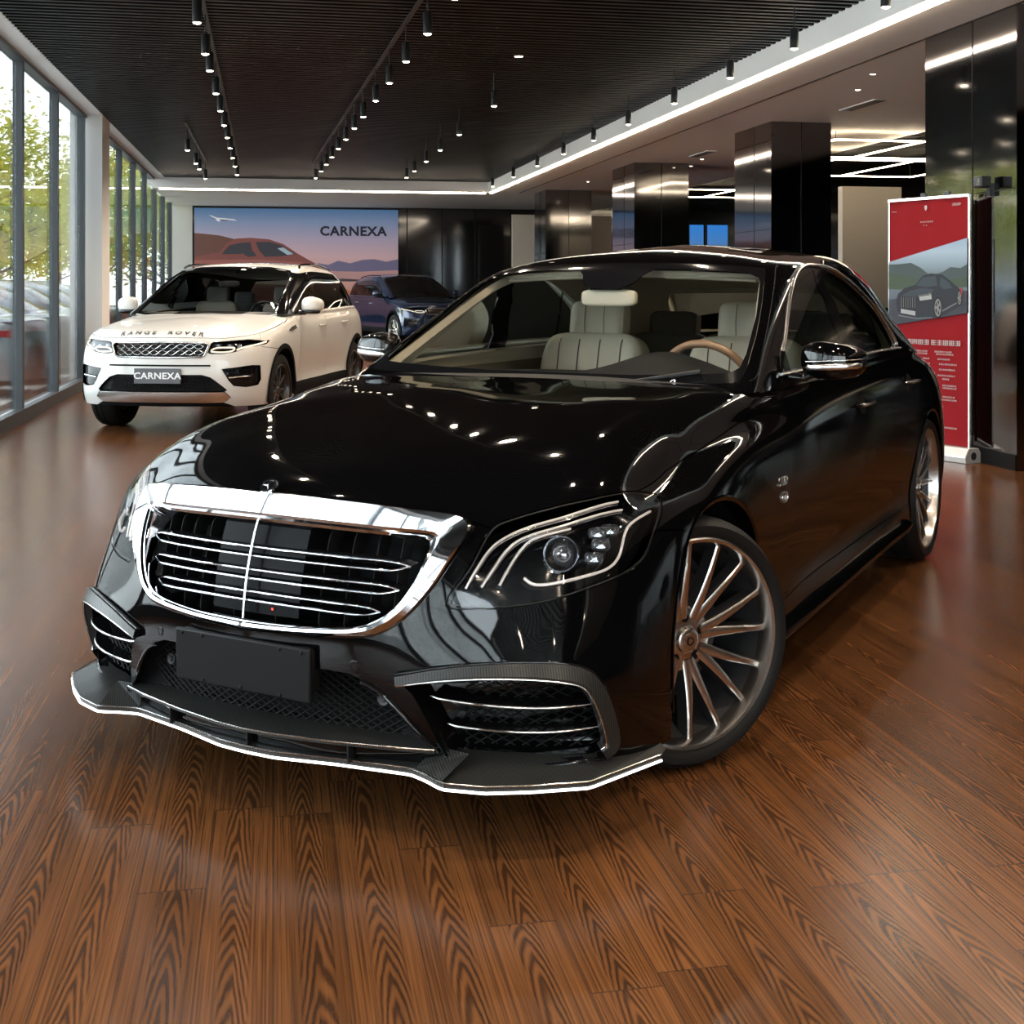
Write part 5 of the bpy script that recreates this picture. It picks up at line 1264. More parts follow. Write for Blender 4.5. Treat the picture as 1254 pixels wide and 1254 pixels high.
# ---------------------------------------------------------------- the hall
R_ = {}
def floor_mat():
    m = mat('plank_floor', (.2, .1, .05), .3); nt, nd, lk, b = nodes(m)
    tc = nd.new('ShaderNodeTexCoord'); sep = nd.new('ShaderNodeSeparateXYZ'); lk.new(tc.outputs['Object'], sep.inputs[0])
    def mth(op, a, v=None, v2=None):
        n = nd.new('ShaderNodeMath'); n.operation = op
        if isinstance(a, (int, float)): n.inputs[0].default_value = a
        else: lk.new(a, n.inputs[0])
        for i, q in ((1, v), (2, v2)):
            if q is None: continue
            if isinstance(q, (int, float)): n.inputs[i].default_value = q
            else: lk.new(q, n.inputs[i])
        return n.outputs[0]
    pw, plen = .152, 1.22
    xs = mth('DIVIDE', sep.outputs[0], pw); ix = mth('FLOOR', xs); fxx = mth('FRACT', xs)
    wn = nd.new('ShaderNodeTexWhiteNoise'); wn.noise_dimensions = '1D'; lk.new(ix, wn.inputs['W'])
    ys = mth('ADD', mth('DIVIDE', sep.outputs[1], plen), mth('MULTIPLY', wn.outputs[0], 7.3)); iy = mth('FLOOR', ys); fy = mth('FRACT', ys)
    cmb = nd.new('ShaderNodeCombineXYZ'); lk.new(ix, cmb.inputs[0]); lk.new(iy, cmb.inputs[1])
    wn2 = nd.new('ShaderNodeTexWhiteNoise'); wn2.noise_dimensions = '2D'; lk.new(cmb.outputs[0], wn2.inputs['Vector'])
    # grain: a narrow column of nested cathedral arches in each board, straight streaks beside it
    off = mth('MULTIPLY', wn2.outputs[0], 40.0)
    cx = mth('ADD', mth('SUBTRACT', fxx, .5), mth('MULTIPLY_ADD', wn2.outputs[0], .16, -.08))
    gx = mth('MULTIPLY', cx, pw)
    def noise(sx_, sy_, det, rough=.5):
        v = nd.new('ShaderNodeCombineXYZ'); lk.new(mth('MULTIPLY', sep.outputs[0], sx_), v.inputs[0]); lk.new(mth('MULTIPLY', sep.outputs[1], sy_), v.inputs[1]); lk.new(off, v.inputs[2])
        n = nd.new('ShaderNodeTexNoise'); n.inputs['Scale'].default_value = 1.0; n.inputs['Detail'].default_value = det; n.inputs['Roughness'].default_value = rough; lk.new(v.outputs[0], n.inputs['Vector']); return n.outputs[0]
    nlow, nmid, nfine, nstr, nwide = noise(6, 1.1, 1), noise(45, 9, 2), noise(420, 9, 2), noise(210, 1.6, 3, .6), noise(30, .35, 1)
    ac = mth('ABSOLUTE', mth('ADD', cx, mth('MULTIPLY_ADD', nlow, .16, -.08)))
    ph = mth('ADD', mth('MULTIPLY', mth('POWER', ac, 1.25), 15.0), mth('ADD', mth('MULTIPLY', sep.outputs[1], 8.5), mth('ADD', mth('MULTIPLY', nlow, 9.0), mth('MULTIPLY', nmid, .8))))
    ringv = mth('MULTIPLY_ADD', mth('SINE', mth('MULTIPLY', ph, 6.283)), .5, .5)
    ringv = mth('POWER', ringv, 1.15)
    msk = nd.new('ShaderNodeMapRange'); msk.interpolation_type = 'SMOOTHSTEP'; msk.inputs[1].default_value = .13; msk.inputs[2].default_value = .27; msk.inputs[3].default_value = 1; msk.inputs[4].default_value = 0; lk.new(ac, msk.inputs[0])
    st_ = nd.new('ShaderNodeMapRange'); st_.inputs[1].default_value = .36; st_.inputs[2].default_value = .68; lk.new(nstr, st_.inputs[0])
    ringn = mth('ADD', mth('MULTIPLY', ringv, msk.outputs[0]), mth('MULTIPLY', mth('MULTIPLY', st_.outputs[0], .85), mth('SUBTRACT', 1.0, mth('MULTIPLY', msk.outputs[0], .8))))
    val = mth('ADD', mth('MULTIPLY', ringn, .80), mth('MULTIPLY_ADD', nfine, .34, -.08))
    rp = nd.new('ShaderNodeValToRGB'); e = rp.color_ramp.elements
    e[0].position = .05; e[0].color = (.128, .050, .0160, 1); e[1].position = .95; e[1].color = (.036, .0142, .0058, 1)
    q = rp.color_ramp.elements.new(.38); q.color = (.092, .0355, .0116, 1); q = rp.color_ramp.elements.new(.68); q.color = (.052, .0200, .0075, 1)
    lk.new(val, rp.inputs[0])
    hs = nd.new('ShaderNodeHueSaturation'); lk.new(rp.outputs[0], hs.inputs['Color'])
    lk.new(mth('ADD', mth('MULTIPLY_ADD', wn2.outputs[0], .34, .46), mth('MULTIPLY', nwide, .78)), hs.inputs['Value'])
    # joints
    gp = .015
    jx = mth('LESS_THAN', mth('MINIMUM', fxx, mth('SUBTRACT', 1.0, fxx)), gp)
    jy = mth('LESS_THAN', mth('MINIMUM', fy, mth('SUBTRACT', 1.0, fy)), .002)
    jj = mth('MAXIMUM', jx, jy)
    mx = nd.new('ShaderNodeMix'); mx.data_type = 'RGBA'; lk.new(mth('MULTIPLY', jj, .7), mx.inputs[0]); lk.new(hs.outputs[0], mx.inputs[6]); mx.inputs[7].default_value = (.035, .016, .009, 1)
    lk.new(mx.outputs[2], b.inputs['Base Color'])
    lk.new(mth('MULTIPLY_ADD', nfine, .10, .19), b.inputs['Roughness'])
    bp = nd.new('ShaderNodeBump'); bp.inputs['Strength'].default_value = .05; bp.inputs['Distance'].default_value = .003
    lk.new(mth('SUBTRACT', mth('MULTIPLY', nfine, .3), jj), bp.inputs['Height']); lk.new(bp.outputs[0], b.inputs['Normal'])
    b.inputs['Specular IOR Level'].default_value = .22
    return m
M['floor'] = floor_mat()
M['white_wall'] = mat('white_wall', (.80, .79, .77), .55)
M['soffit'] = mat('soffit', (.88, .85, .80), .6)
M['black_ceiling'] = mat('black_ceiling', (.004, .004, .004), .5)
M['slat'] = mat('slat_black', (.0014, .0014, .0014), .38, spec=.25)
M['mullion'] = mat('mullion_grey', (.045, .05, .055), .4, .3)
M['pane'] = thin_glass('window_glass', (.93, .96, .955), .8)
M['panel_black'] = mat('panel_black', (.006, .006, .007), .09, 0, 0, .9)
M['column_panel'] = mat('column_panel', (.24, .24, .25), .07, 1)
M['beige_dk'] = mat('front_wall', (.10, .09, .08), .5)
M['beige'] = mat('beige_wall', (.60, .55, .48), .6)
M['lamp_on'] = mat('lamp_glow', (1, 1, 1), .5, emit=(1, .82, .60), estr=30)
M['cove'] = mat('cove_light', (1, 1, 1), .5, emit=(1, .84, .66), estr=21)
M['lamp_body'] = mat('lamp_body', (.012, .012, .012), .4)
M['line_light'] = mat('line_light', (1, 1, 1), .5, emit=(1, .80, .55), estr=22)

X0, X1, Y0, YB, YW = -2.55, 4.75, -7.0, 28.0, 34.0
ZS, ZC = 3.5, 3.72
def sbox(name, c, d, m): return structure(MB().box(c, d).build(name, m))
structure(MB().box((6,13.5,-.05), (18.2,44,.1)).build('floor', M['floor']))
# slatted black ceiling
sl = MB(); y = Y0
while y < YB-.03:
    sl.box(((X0+.25+X1)/2, y, ZC+.045), (X1-X0-.25, .055, .09)); y += .125
structure(sl.build('ceiling', M['slat']))
sbox('ceiling_deck', ((X0+X1)/2, (Y0+YB)/2, ZC+.55), (X1-X0+1, YB-Y0+1, .1), M['black_ceiling'])
# lowered white border: along the right, at the back, along the windows
sb = MB(); sb.box((X1+2.0, (Y0+YW)/2, ZS+.05), (4.0, YW-Y0, .10)).box((X1+3.95, (Y0+YW)/2, ZS+.30), (.10, YW-Y0, .45)).box(((X0+X1)/2, (YB+YW)/2, ZS+.05), (X1-X0, YW-YB, .10))
sb.box((X1+.05, (Y0+YB)/2, ZS+.33), (.10, YB-Y0, .46)).box(((X0+X1)/2-.1, YB+.06, ZS+.33), (X1-X0+.2, .10, .46))
structure(sb.build('ceiling_border', M['soffit']))
structure(MB().box((X0+.12, (Y0+YB)/2, 3.86), (.30, YB-Y0, .28)).build('trim_1', M['white_wall']))
structure(MB().box((X0+.12, (YB+.1+YW)/2, 3.68), (.30, YW-YB-.1, .28)).build('trim_2', M['white_wall']))
# cove light along the border edge
def strip(name, c, d, label):
    o = MB().box(c, d).build(name, M['cove']); tag(o, label, 'light strip'); return o
strip('cove_light', (X1+.06, (6.0+YB)/2, ZS-.016), (.045, YB-6.0, .03), 'warm light strip running along the right edge of the slatted ceiling')
strip('cove_light', ((X0+X1)/2+.05, YB+.10, ZS-.016), (X1-X0-.2, .045, .03), 'warm light strip across the back edge of the slatted ceiling')
tr = MB().box((X1+.72, (Y0+YB)/2, ZS-.004), (.02, YB-Y0, .008)).build('trim_3', M['slat']); structure(tr)

# window wall on the left
ys = [Y0+.1]
k = 12.75
mul = []
yy = 13.6
while yy > Y0+1: mul.append(yy); yy -= 2.14
yy = 13.6+2.14
while yy < 33: mul.append(yy); yy += 2.14
mul = sorted(mul); edges_ = [Y0]+mul+[YW]
WZ = 3.74
for i in range(len(edges_)-1):
    a, b = edges_[i], edges_[i+1]
    if b-a < .15: continue
    w = MB()
    if i > 0: w.box((X0, a, WZ/2), (.095, .10, WZ))
    w.box((X0, (a+b)/2, .07), (.14, b-a, .14)).box((X0, (a+b)/2, WZ-.03), (.12, b-a, .06))
    wo = structure(w.build('window_%d' % (i+1), M['mullion']))
    pm = MB().box((X0-.02, (a+b)/2, WZ/2+.05), (.012, b-a-.11, WZ-.20)).build('pane', M['pane'], wo)
sbox('pillar_left', (X0+.045, 18.42, 1.9), (.42, .80, 3.8), M['white_wall'])
# back wall: white pier, black glossy wall
sbox('wall_back', (X0+.22, YW-.02, 1.75), (.52, .1, 3.5), M['white_wall'])
bw = MB().box((6.3, YW+.08, 2.25), (17.4, .1, 4.5)); structure(bw.build('wall_back_black', M['panel_black']))
for x in (3.55, 4.5, 5.4, 6.4): sbox('trim_4', (x, YW-.01, 1.8), (.02, .02, 3.6), M['slat'])
# right-hand zone beyond the columns
sbox('wall_right', (14.9, (Y0+YW)/2, 2.2), (.1, YW-Y0, 4.4), M['panel_black'])
cl2 = MB(); y = Y0
while y < YW: cl2.box((11.85, y, 3.98), (6.2, .06, .09)); y += .16
structure(cl2.build('ceiling_right', M['slat'])); sbox('ceiling_deck_right', (10.2, 13.5, 4.4), (9.6, 41.5, .1), M['black_ceiling'])
# columns clad in glossy black panels
for i, (x0, x1, y0, y1) in enumerate(((5.47,6.9,8.6,9.95),(6.27,7.09,15.3,16.6),(6.05,7.02,20.8,22.2),(5.85,6.88,27.0,28.2))):
    c = MB().box(((x0+x1)/2, (y0+y1)/2, ZS/2), (x1-x0, y1-y0, ZS)); o = structure(c.build('column', M['column_panel']))
    j = MB(); ym = y0+(y1-y0)*.45
    j.box((x0-.001, ym, ZS/2), (.006, .008, ZS)).box((x0-.001, (y0+y1)/2, 2.12), (.006, y1-y0, .008)).box(((x0+x1)/2, y0-.001, ZS/2), (.008, .006, ZS)).box((x0-.006, (y0+y1)/2, .06), (.012, y1-y0, .12))
    j.build('panel_joints', M['slat'], o)
# wall behind the viewer: glazed shop front
sbox('wall_front', (9.0, Y0-.05, 2.25), (12.0, .1, 4.5), M['beige_dk'])
fx_ = [X0, -.7, 1.15, 3.0]
for i in range(len(fx_)-1):
    a, b = fx_[i], fx_[i+1]
    w = MB().box((a, Y0, WZ/2), (.11, .16, WZ)).box(((a+b)/2, Y0, .07), (b-a, .14, .14)).box(((a+b)/2, Y0, WZ-.03), (b-a, .12, .06)).box(((a+b)/2, Y0, 2.5), (b-a, .10, .07))
    wo = structure(w.build('window_%d' % (30+i), M['mullion'])); MB().box(((a+b)/2, Y0-.02, WZ/2), (b-a-.11, .012, WZ-.2)).build('pane', M['pane'], wo)

# --- ceiling spots on tracks
def pendant(h):
    r = thing('ceiling_spot', '', 'lamp')
    MB().tube([(0,0,.17),(0,0,h)], .006, 6).build('rod', M['lamp_body'], r, 60)
    MB().lathe([(.0,.17),(.032,.17),(.036,.165),(.036,0),(.031,0),(.030,.012)], 20, 'z').build('housing', M['lamp_body'], r, 40)
    MB().lathe([(0,-.011),(.012,-.010),(.023,-.006),(.031,.001)], 20, 'z').build('lamp_face', M['lamp_on'], r)
    return r
base = pendant(ZC-3.36); first = [True]
NTH = ['nearest', 'second', 'third', 'fourth', 'fifth', 'sixth', 'seventh', 'eighth', 'ninth', 'tenth', 'eleventh', 'twelfth', 'thirteenth']
VISY = {-.60: 9.0, 1.02: 9.0, 4.26: 8.2, 2.38: 10, -1.22: 0}
def spot_row(x, ys, rowname, group, energy=0, lit=1):
    for i, y in enumerate(ys):
        o = base if first[0] else copy_tree(base)
        first[0] = False
        o.location = (x+(y-9.8)*{1.02: -.0315, -.60: -.005}.get(x, 0)+(.17 if x == 1.02 else .04 if x == -.60 else 0), y, 3.36)
        vis = [q for q in ys if q >= VISY[x]]; o['group'] = group
        if y < VISY[x]: o['label'] = 'black can spotlight overhead, outside the picture, in %s' % rowname
        else: o['label'] = '%s black can spotlight in %s' % (NTH[vis.index(y)] if y != vis[-1] else 'farthest', rowname)
        if energy and i % lit == 0:
            l = bpy.data.lights.new('spot_beam', 'SPOT'); l.energy = energy; l.color = (1, .82, .64); l.spot_size = math.radians(150); l.spot_blend = 1.0; l.shadow_soft_size = .03
            lo = bpy.data.objects.new('spot_beam', l); C.objects.link(lo); lo.parent = o; lo.location = (0, 0, -.045)
def rail(x, a, b, label, k=0.0, x9=None):
    x9 = x if x9 is None else x9
    xa, xb = x9+(a-9.8)*k, x9+(b-9.8)*k
    m = MB(); h = .0175
    m.add([(xa-h,a,ZC-.024),(xa+h,a,ZC-.024),(xb+h,b,ZC-.024),(xb-h,b,ZC-.024),(xa-h,a,ZC+.0),(xa+h,a,ZC+.0),(xb+h,b,ZC+.0),(xb-h,b,ZC+.0)], [(0,1,2,3),(4,7,6,5),(0,4,5,1),(1,5,6,2),(2,6,7,3),(3,7,4,0)])
    tag(m.build('track_rail', M['lamp_body']), label, 'lamp track')
EN = 74
spot_row(-.60, [-4.2, -2.6, -1.0, .8, 2.6, 4.4, 6.2, 8.0, 9.75, 11.05, 11.9, 13.3, 14.6, 15.9, 17.2, 18.5, 19.9, 21.3, 22.9], 'the row above the white car', 'spotlights on the left track', EN, 2)
spot_row(1.02, [-4.0, -2.4, -.8, .8, 2.4, 4.0, 5.6, 7.2, 8.6, 9.85, 11.1, 12.3, 13.5, 14.8, 15.9, 17.1, 18.3, 19.5, 20.7, 21.9, 23.3], 'the middle ceiling row', 'spotlights on the middle track', EN, 2)
spot_row(2.38, [-3.0, .5, 4.0, 7.2, 13.65, 16.3, 18.2, 19.9, 21.6, 22.9], 'the loose row right of the middle', 'loose spotlights right of centre', EN, 2)
spot_row(4.26, [-3.6, -1.4, .6, 2.6, 4.6, 6.5, 8.3, 9.9, 11.4, 13.1, 14.9, 16.6, 18.4, 20.3, 22.4, 24.6], 'the row beside the light strip', 'spotlights along the right light strip', EN, 2)
spot_row(-1.22, [18.9, 20.9, 21.9, 23.8], 'the short row near the windows', 'far spotlights by the windows', 0)
rail(-.60, -5, 23.5, 'thin black lamp track over the white car', -.005, -.56); rail(1.02, -5, 24.0, 'thin black lamp track along the middle of the ceiling', -.0315, 1.19); rail(-1.22, 18.4, 24.2, 'short black lamp track near the far windows')
# recessed lights
def downlight(x, y, z, label, group, r=.055):
    o = thing('downlight', label, 'lamp', (x, y, z), 0, group)
    MB().lathe([(r*.75,0),(r,-.004),(r,0)], 18, 'z').build('rim', M['satin'], o, 40); MB().lathe([(0,-.002),(r*.75,-.002)], 18, 'z').build('lamp_face', M['lamp_on'], o)
downlight(2.45, 12.6, ZC-.001, 'round recessed light glowing alone between the ceiling slats', None)
for i, (x, y, w) in enumerate(((5.87,11.71,'nearest the big column'), (6.18,12.67,'near the air grille'), (6.85,16.01,'third of its line'), (6.70,16.54,'fourth of its line'), (7.00,20.05,'fifth of its line'), (7.21,21.23,'sixth of its line'), (7.01,23.10,'seventh of its line'), (6.24,24.77,'farthest of its line'))):
    downlight(x, y, ZS-.001, 'small recessed light in the white ceiling border, %s' % w, 'recessed lights in the white border', .035)
# air slots in the white border
for x, y, lab in ((6.74,13.70,'pale air grille in the white ceiling border above the banner'), (6.71,19.21,'pale air grille in the white ceiling border, farther back')):
    g = thing('air_grille', lab, 'vent', (x, y, ZS))
    MB().box((0,0,-.006), (.16,.9,.01)).build('frame', M['white_wall'], g)
    mbx = MB()
    for t in range(5): mbx.box((-.06+.03*t,0,-.013), (.01,.86,.006))
    mbx.build('slats', M['satin_dk'], g)
# linear light frames hanging in the dark zone on the right
for i, (x, y, z, dx, dy) in enumerate(((8.81,17.16,3.38,2.6,2.2),(11.0,21.84,3.57,3.0,3.0),(10.73,29.52,3.66,2.4,2.4))):

    o = thing('light_frame', 'hanging rectangular light frame behind the columns, %s' % ['higher one left of the banner','lower one left of the banner','far one between the second and third columns'][i], 'lamp', (x, y, z))
    m_ = MB().box((0,dy/2,0), (dx,.022,.02)).box((0,-dy/2,0), (dx,.022,.02)).box((dx/2,0,0), (.022,dy,.02)).box((-dx/2,0,0), (.022,dy,.02)).box((0,0,0), (.022,dy,.02)).build('light_bar', M['line_light'], o)
    h = MB()
    for a in (-1, 1):
        for b in (-1, 1): h.tube([(a*dx/2, b*dy/2, .02), (a*dx/2, b*dy/2, 3.93-z)], .005, 5)
    h.build('hanger', M['lamp_body'], o)
# pale partitions and the counter behind the columns
p = (8.72, 17.69); structure(MB().box((p[0]+.1, p[1], 1.44), (.95, .15, 2.88)).build('partition', M['beige']))
c = thing('counter', 'dark counter below the beige partition between the two nearest columns', 'counter', (p[0], p[1]-.6, 0))
MB().box((0,0,.52), (2.4,.5,1.04)).build('body', M['panel_black'], c); MB().box((0,0,1.06), (2.5,.6,.04)).build('worktop', M['gloss'], c)
p = (6.16, 31.40); structure(MB().box((p[0]+.15, p[1], 1.6), (.75, .15, 3.2)).build('partition', M['beige']))
p = (7.37, 28.12); structure(MB().box((p[0], p[1], 1.5), (.5, .15, 3.0)).build('partition', M['beige']))
# ---------------------------------------------------------------- mural, banner, outside
def flat(name, pts, m, parent, to, d=0.0):
    """flat printed shape: outline in picture units mapped onto its surface"""
    P = [to(p[0], p[1], d) for p in pts]
    return MB().poly(P).build(name, m, parent, fixn=False)
def print_mat(name, col, rough=.5): 
    key = 'print_%s' % name
    if key not in M: M[key] = mat(key, col, rough)
    return M[key]
def gradient(name, stops, h, axis=2, rough=.45, z0=0.0):
    m = mat(name, (1,1,1), rough); nt, nd, lk, b = nodes(m)
    tc = nd.new('ShaderNodeTexCoord'); s = nd.new('ShaderNodeSeparateXYZ'); lk.new(tc.outputs['Object'], s.inputs[0])
    mp = nd.new('ShaderNodeMapRange'); mp.inputs[1].default_value = z0; mp.inputs[2].default_value = z0+h; lk.new(s.outputs[axis], mp.inputs[0])
    r = nd.new('ShaderNodeValToRGB'); e = r.color_ramp.elements
    e[0].position = stops[0][0]; e[0].color = (*stops[0][1], 1); e[1].position = stops[-1][0]; e[1].color = (*stops[-1][1], 1)
    for p, c in stops[1:-1]: q = e.new(p); q.color = (*c, 1)
    lk.new(mp.outputs[0], r.inputs[0]); lk.new(r.outputs[0], b.inputs['Base Color']); b.inputs['Emission Strength'].default_value = 0
    return m, b, r
# mural: backlit picture panel
mx0, mx1, mz0, mz1 = -2.02, 3.30, .25, 3.44
MW, MH = mx1-mx0, mz1-mz0
mur = thing('mural', 'wide backlit mural of a dusk desert with the word CARNEXA, on the back wall', 'mural', (mx0, YW-.06, mz0))
MB().box((MW/2, .02, MH/2), (MW+.06, .05, MH+.06)).build('frame', M['gloss'], mur)
skm, bb, rr = gradient('mural_sky', [(0,(.30,.11,.06)),(.45,(.46,.25,.22)),(.60,(.46,.30,.32)),(.75,(.32,.27,.36)),(.88,(.18,.23,.36)),(1,(.06,.15,.30))], MH)
def backlit(m, k=.55):
    b = m.node_tree.nodes['Principled BSDF']; src = b.inputs['Base Color']
    if src.is_linked: m.node_tree.links.new(src.links[0].from_socket, b.inputs['Emission Color'])
    else: b.inputs['Emission Color'].default_value = src.default_value
    b.inputs['Emission Strength'].default_value = k; return m
backlit(skm)
MB().add([(0,-.006,0),(MW,-.006,0),(MW,-.006,MH),(0,-.006,MH)], [(0,1,2,3)]).build('print', skm, mur, fixn=False)
tm = lambda x, y, d: (x*MW, -.007-d, (y*1.43 if y < .53 else .7579+(y-.53)*.515)*MH)
def pm(n, c): return backlit(print_mat(n, c)) if 'print_'+n not in M else M['print_'+n]
flat('printed_hills', [(0,.0),(0,.60),(.06,.585),(.12,.565),(.2,.52),(.3,.40),(.4,.25),(.45,0)], pm('hill', (.10,.045,.035)), mur, tm, .001)
flat('printed_mountains', [(.55,.355),(.60,.385),(.65,.375),(.70,.40),(.76,.385),(.82,.405),(.88,.41),(.94,.395),(1,.41),(1,.345),(.8,.335),(.6,.34)], pm('mount', (.12,.105,.18)), mur, tm, .001)
flat('printed_plain', [(.55,.35),(.7,.338),(.85,.335),(1,.345),(1,.285),(.85,.275),(.6,.28)], pm('plain', (.36,.20,.19)), mur, tm, .0012)
flat('printed_treeline', [(.66,.288),(.72,.296),(.8,.29),(.9,.292),(1,.285),(1,.278),(.66,.279)], pm('tl', (.05,.035,.04)), mur, tm, .002)
flat('printed_dune', [(.5,.0),(.58,.22),(.66,.26),(.75,.23),(.85,.17),(1,.20),(1,0)], pm('dune', (.36,.13,.055)), mur, tm, .002)
flat('printed_dune', [(.52,.0),(.60,.18),(.66,.20),(.72,.13),(.82,.06),(.9,0)], pm('dune2', (.15,.06,.035)), mur, tm, .003)
pc = flat('printed_car', [(0,.0),(0,.415),(.05,.43),(.12,.445),(.155,.50),(.20,.525),(.27,.53),(.36,.522),(.43,.495),(.50,.44),(.56,.40),(.61,.37),(.65,.31),(.665,.24),(.66,0)], pm('pcar', (.16,.05,.045)), mur, tm, .004)
flat('printed_window', [(.13,.435),(.17,.487),(.22,.50),(.27,.505),(.28,.45),(.22,.435)], pm('pwin', (.03,.03,.04)), pc, tm, .006)
flat('printed_windscreen', [(.295,.505),(.36,.507),(.42,.488),(.49,.435),(.42,.425),(.34,.42),(.31,.46)], pm('pwin', (.03,.03,.04)), pc, tm, .006)
flat('printed_shine', [(.40,.47),(.43,.475),(.48,.437),(.45,.432)], pm('pshine', (.28,.36,.42)), pc, tm, .007)
flat('printed_bonnet', [(.0,.40),(.30,.405),(.52,.39),(.62,.345),(.64,.30),(.5,.33),(.3,.34),(.0,.33)], pm('pcar2', (.24,.085,.07)), pc, tm, .005)
flat('printed_door_mirror', [(.235,.435),(.25,.455),(.285,.452),(.30,.425),(.26,.42)], pm('pwin', (.03,.03,.04)), pc, tm, .008)
pl_ = flat('printed_aeroplane', [(.07,.885),(.08,.882),(.11,.845),(.14,.84),(.19,.825),(.205,.80),(.15,.815),(.11,.825),(.09,.85)], pm('plane', (.62,.62,.64)), mur, tm, .004)
flat('printed_wing', [(.10,.83),(.12,.82),(.125,.785),(.11,.79)], pm('plane', (.62,.62,.64)), pl_, tm, .005)
flat('printed_engine', [(.13,.815),(.16,.812),(.16,.80),(.13,.80)], pm('pwin', (.03,.03,.04)), pl_, tm, .005)
text('mural_lettering', 'CARNEXA', .34, pm('ink', (.008,.010,.02)), mur, frame_at((.775*MW, -.014, .815*MH), (0,-1,0)), .001, 1.1, 1.05, .012)

# roll-up banner
A = W(3.175, 10.62); B = W(3.585, 9.93)
bd = Vector((B[0]-A[0], B[1]-A[1], 0)); BWd = bd.length; BH = 2.09
ban = thing('rollup_banner', 'red roll-up banner with a black car picture, standing in front of the big black column', 'banner', A, math.atan2(bd.y, bd.x))
fab = mat('red_fabric', (.20, .004, .007), .7, spec=.15)
rows = []
for k in range(25):
    z = .12+(BH-.12)*k/24
    rows.append([(BWd*i/20, .012*math.sin(i*.9)*max(0, (k-16)/8)**2*.6, z) for i in range(21)])
fo = MB().grid(rows).build('banner_fabric', fab, ban, 60)
MB().box((BWd/2,0,BH+.01), (BWd+.03,.03,.028)).build('top_rail', M['rim'], ban, 30, bevel=.004)
MB().box((BWd+.006,0,1.1), (.012,.012,2.0)).build('side_edge', M['rim'], ban); MB().box((-.006,0,1.1), (.012,.012,2.0)).build('side_edge', M['rim'], ban)
cs = MB().prism([(-.09,0),(.09,0),(.10,.05),(.06,.115),(-.06,.115),(-.10,.05)], -.04, BWd+.05, 'x'); cso = cs.build('cassette', mat('banner_base', (.62,.61,.60), .35, .4), ban, 30, bevel=.006)
MB().lathe([(0,BWd+.052),(.03,BWd+.052),(.035,BWd+.046)], 16, 'x', (0,0,.055)).build('end_knob', M['rim_dark'], cso, 40)
MB().tube([(BWd*.5,.05,.06),(BWd*.5,.05,BH)], .012, 8).build('support_pole', M['lamp_body'], ban, 60)
for t in (.45, .75): MB().box((BWd*t,0,BH+.035), (.05,.03,.035)).build('clip', M['lamp_body'], ban, 30, bevel=.003)
tb = lambda x, y, d: (x*BWd, -.016-d, .12+(BH-.12)*y)
img, _, _ = gradient('banner_picture', [(0,(.03,.035,.05)),(.35,(.04,.05,.07)),(.55,(.06,.09,.10)),(.75,(.22,.29,.36)),(1,(.12,.20,.32))], .95, 2, .45, .95)
bi = flat('banner_picture', [(0,.475),(1,.535),(1,.835),(0,.745)], img, fo, tb, .0)
def pb(n, c): return print_mat('b_'+n, tuple(q*.62 for q in c), .7)
flat('printed_mountain', [(0,.735),(.12,.735),(.3,.74),(.42,.72),(.55,.685),(.7,.70),(.8,.72),(.92,.715),(1,.73),(1,.665),(.6,.655),(0,.645)], pb('mt', (.055,.085,.085)), bi, tb, .001)
flat('printed_meadow', [(0,.70),(.2,.69),(.5,.665),(1,.675),(1,.64),(.5,.625),(0,.63)], pb('mw', (.05,.085,.05)), bi, tb, .0015)
flat('printed_road', [(0,.475),(1,.535),(1,.625),(.5,.61),(0,.585)], pb('rd', (.035,.042,.06)), bi, tb, .0016)
bc = flat('printed_car', [(.10,.575),(.13,.61),(.22,.635),(.36,.648),(.45,.685),(.55,.695),(.70,.690),(.80,.665),(.92,.63),(.93,.585),(.90,.56),(.75,.53),(.60,.51),(.38,.505),(.20,.515),(.12,.54)], pb('car', (.012,.016,.026)), bi, tb, .003)
flat('printed_windscreen', [(.37,.645),(.46,.68),(.62,.685),(.64,.645),(.50,.638)], pb('ws', (.035,.055,.07)), bc, tb, .004)
flat('printed_side_window', [(.67,.645),(.68,.68),(.77,.662),(.83,.635),(.72,.63)], pb('ws', (.035,.055,.07)), bc, tb, .004)
flat('printed_bonnet', [(.16,.60),(.3,.625),(.45,.635),(.60,.63),(.55,.605),(.38,.598)], pb('bn', (.035,.05,.065)), bc, tb, .004)
gq = flat('printed_grille', [(.15,.598),(.38,.592),(.37,.55),(.17,.555)], pb('gr', (.006,.007,.009)), bc, tb, .004)
for a in (.17,.20,.23,.26,.29,.32,.35): flat('printed_bar', [(a,.596),(a+.008,.596),(a+.008,.553),(a,.553)], pb('br', (.16,.17,.18)), gq, tb, .005)
flat('printed_lamp', [(.40,.605),(.56,.615),(.57,.59),(.42,.582)], pb('lm', (.45,.46,.44)), bc, tb, .004)
flat('printed_plate', [(.17,.548),(.36,.538),(.36,.52),(.17,.53)], pb('pt', (.42,.43,.44)), bc, tb, .005)
flat('printed_lip', [(.14,.522),(.38,.511),(.58,.516),(.58,.512),(.38,.506),(.14,.517)], pb('br', (.16,.17,.18)), bc, tb, .005)
flat('printed_skirt', [(.70,.545),(.88,.578),(.88,.572),(.70,.538)], pb('br', (.16,.17,.18)), bc, tb, .005)
def ell(cx, cy, a, b, n=20): return [(cx+a*math.cos(2*PI*i/n), cy+b*math.sin(2*PI*i/n)) for i in range(n)]
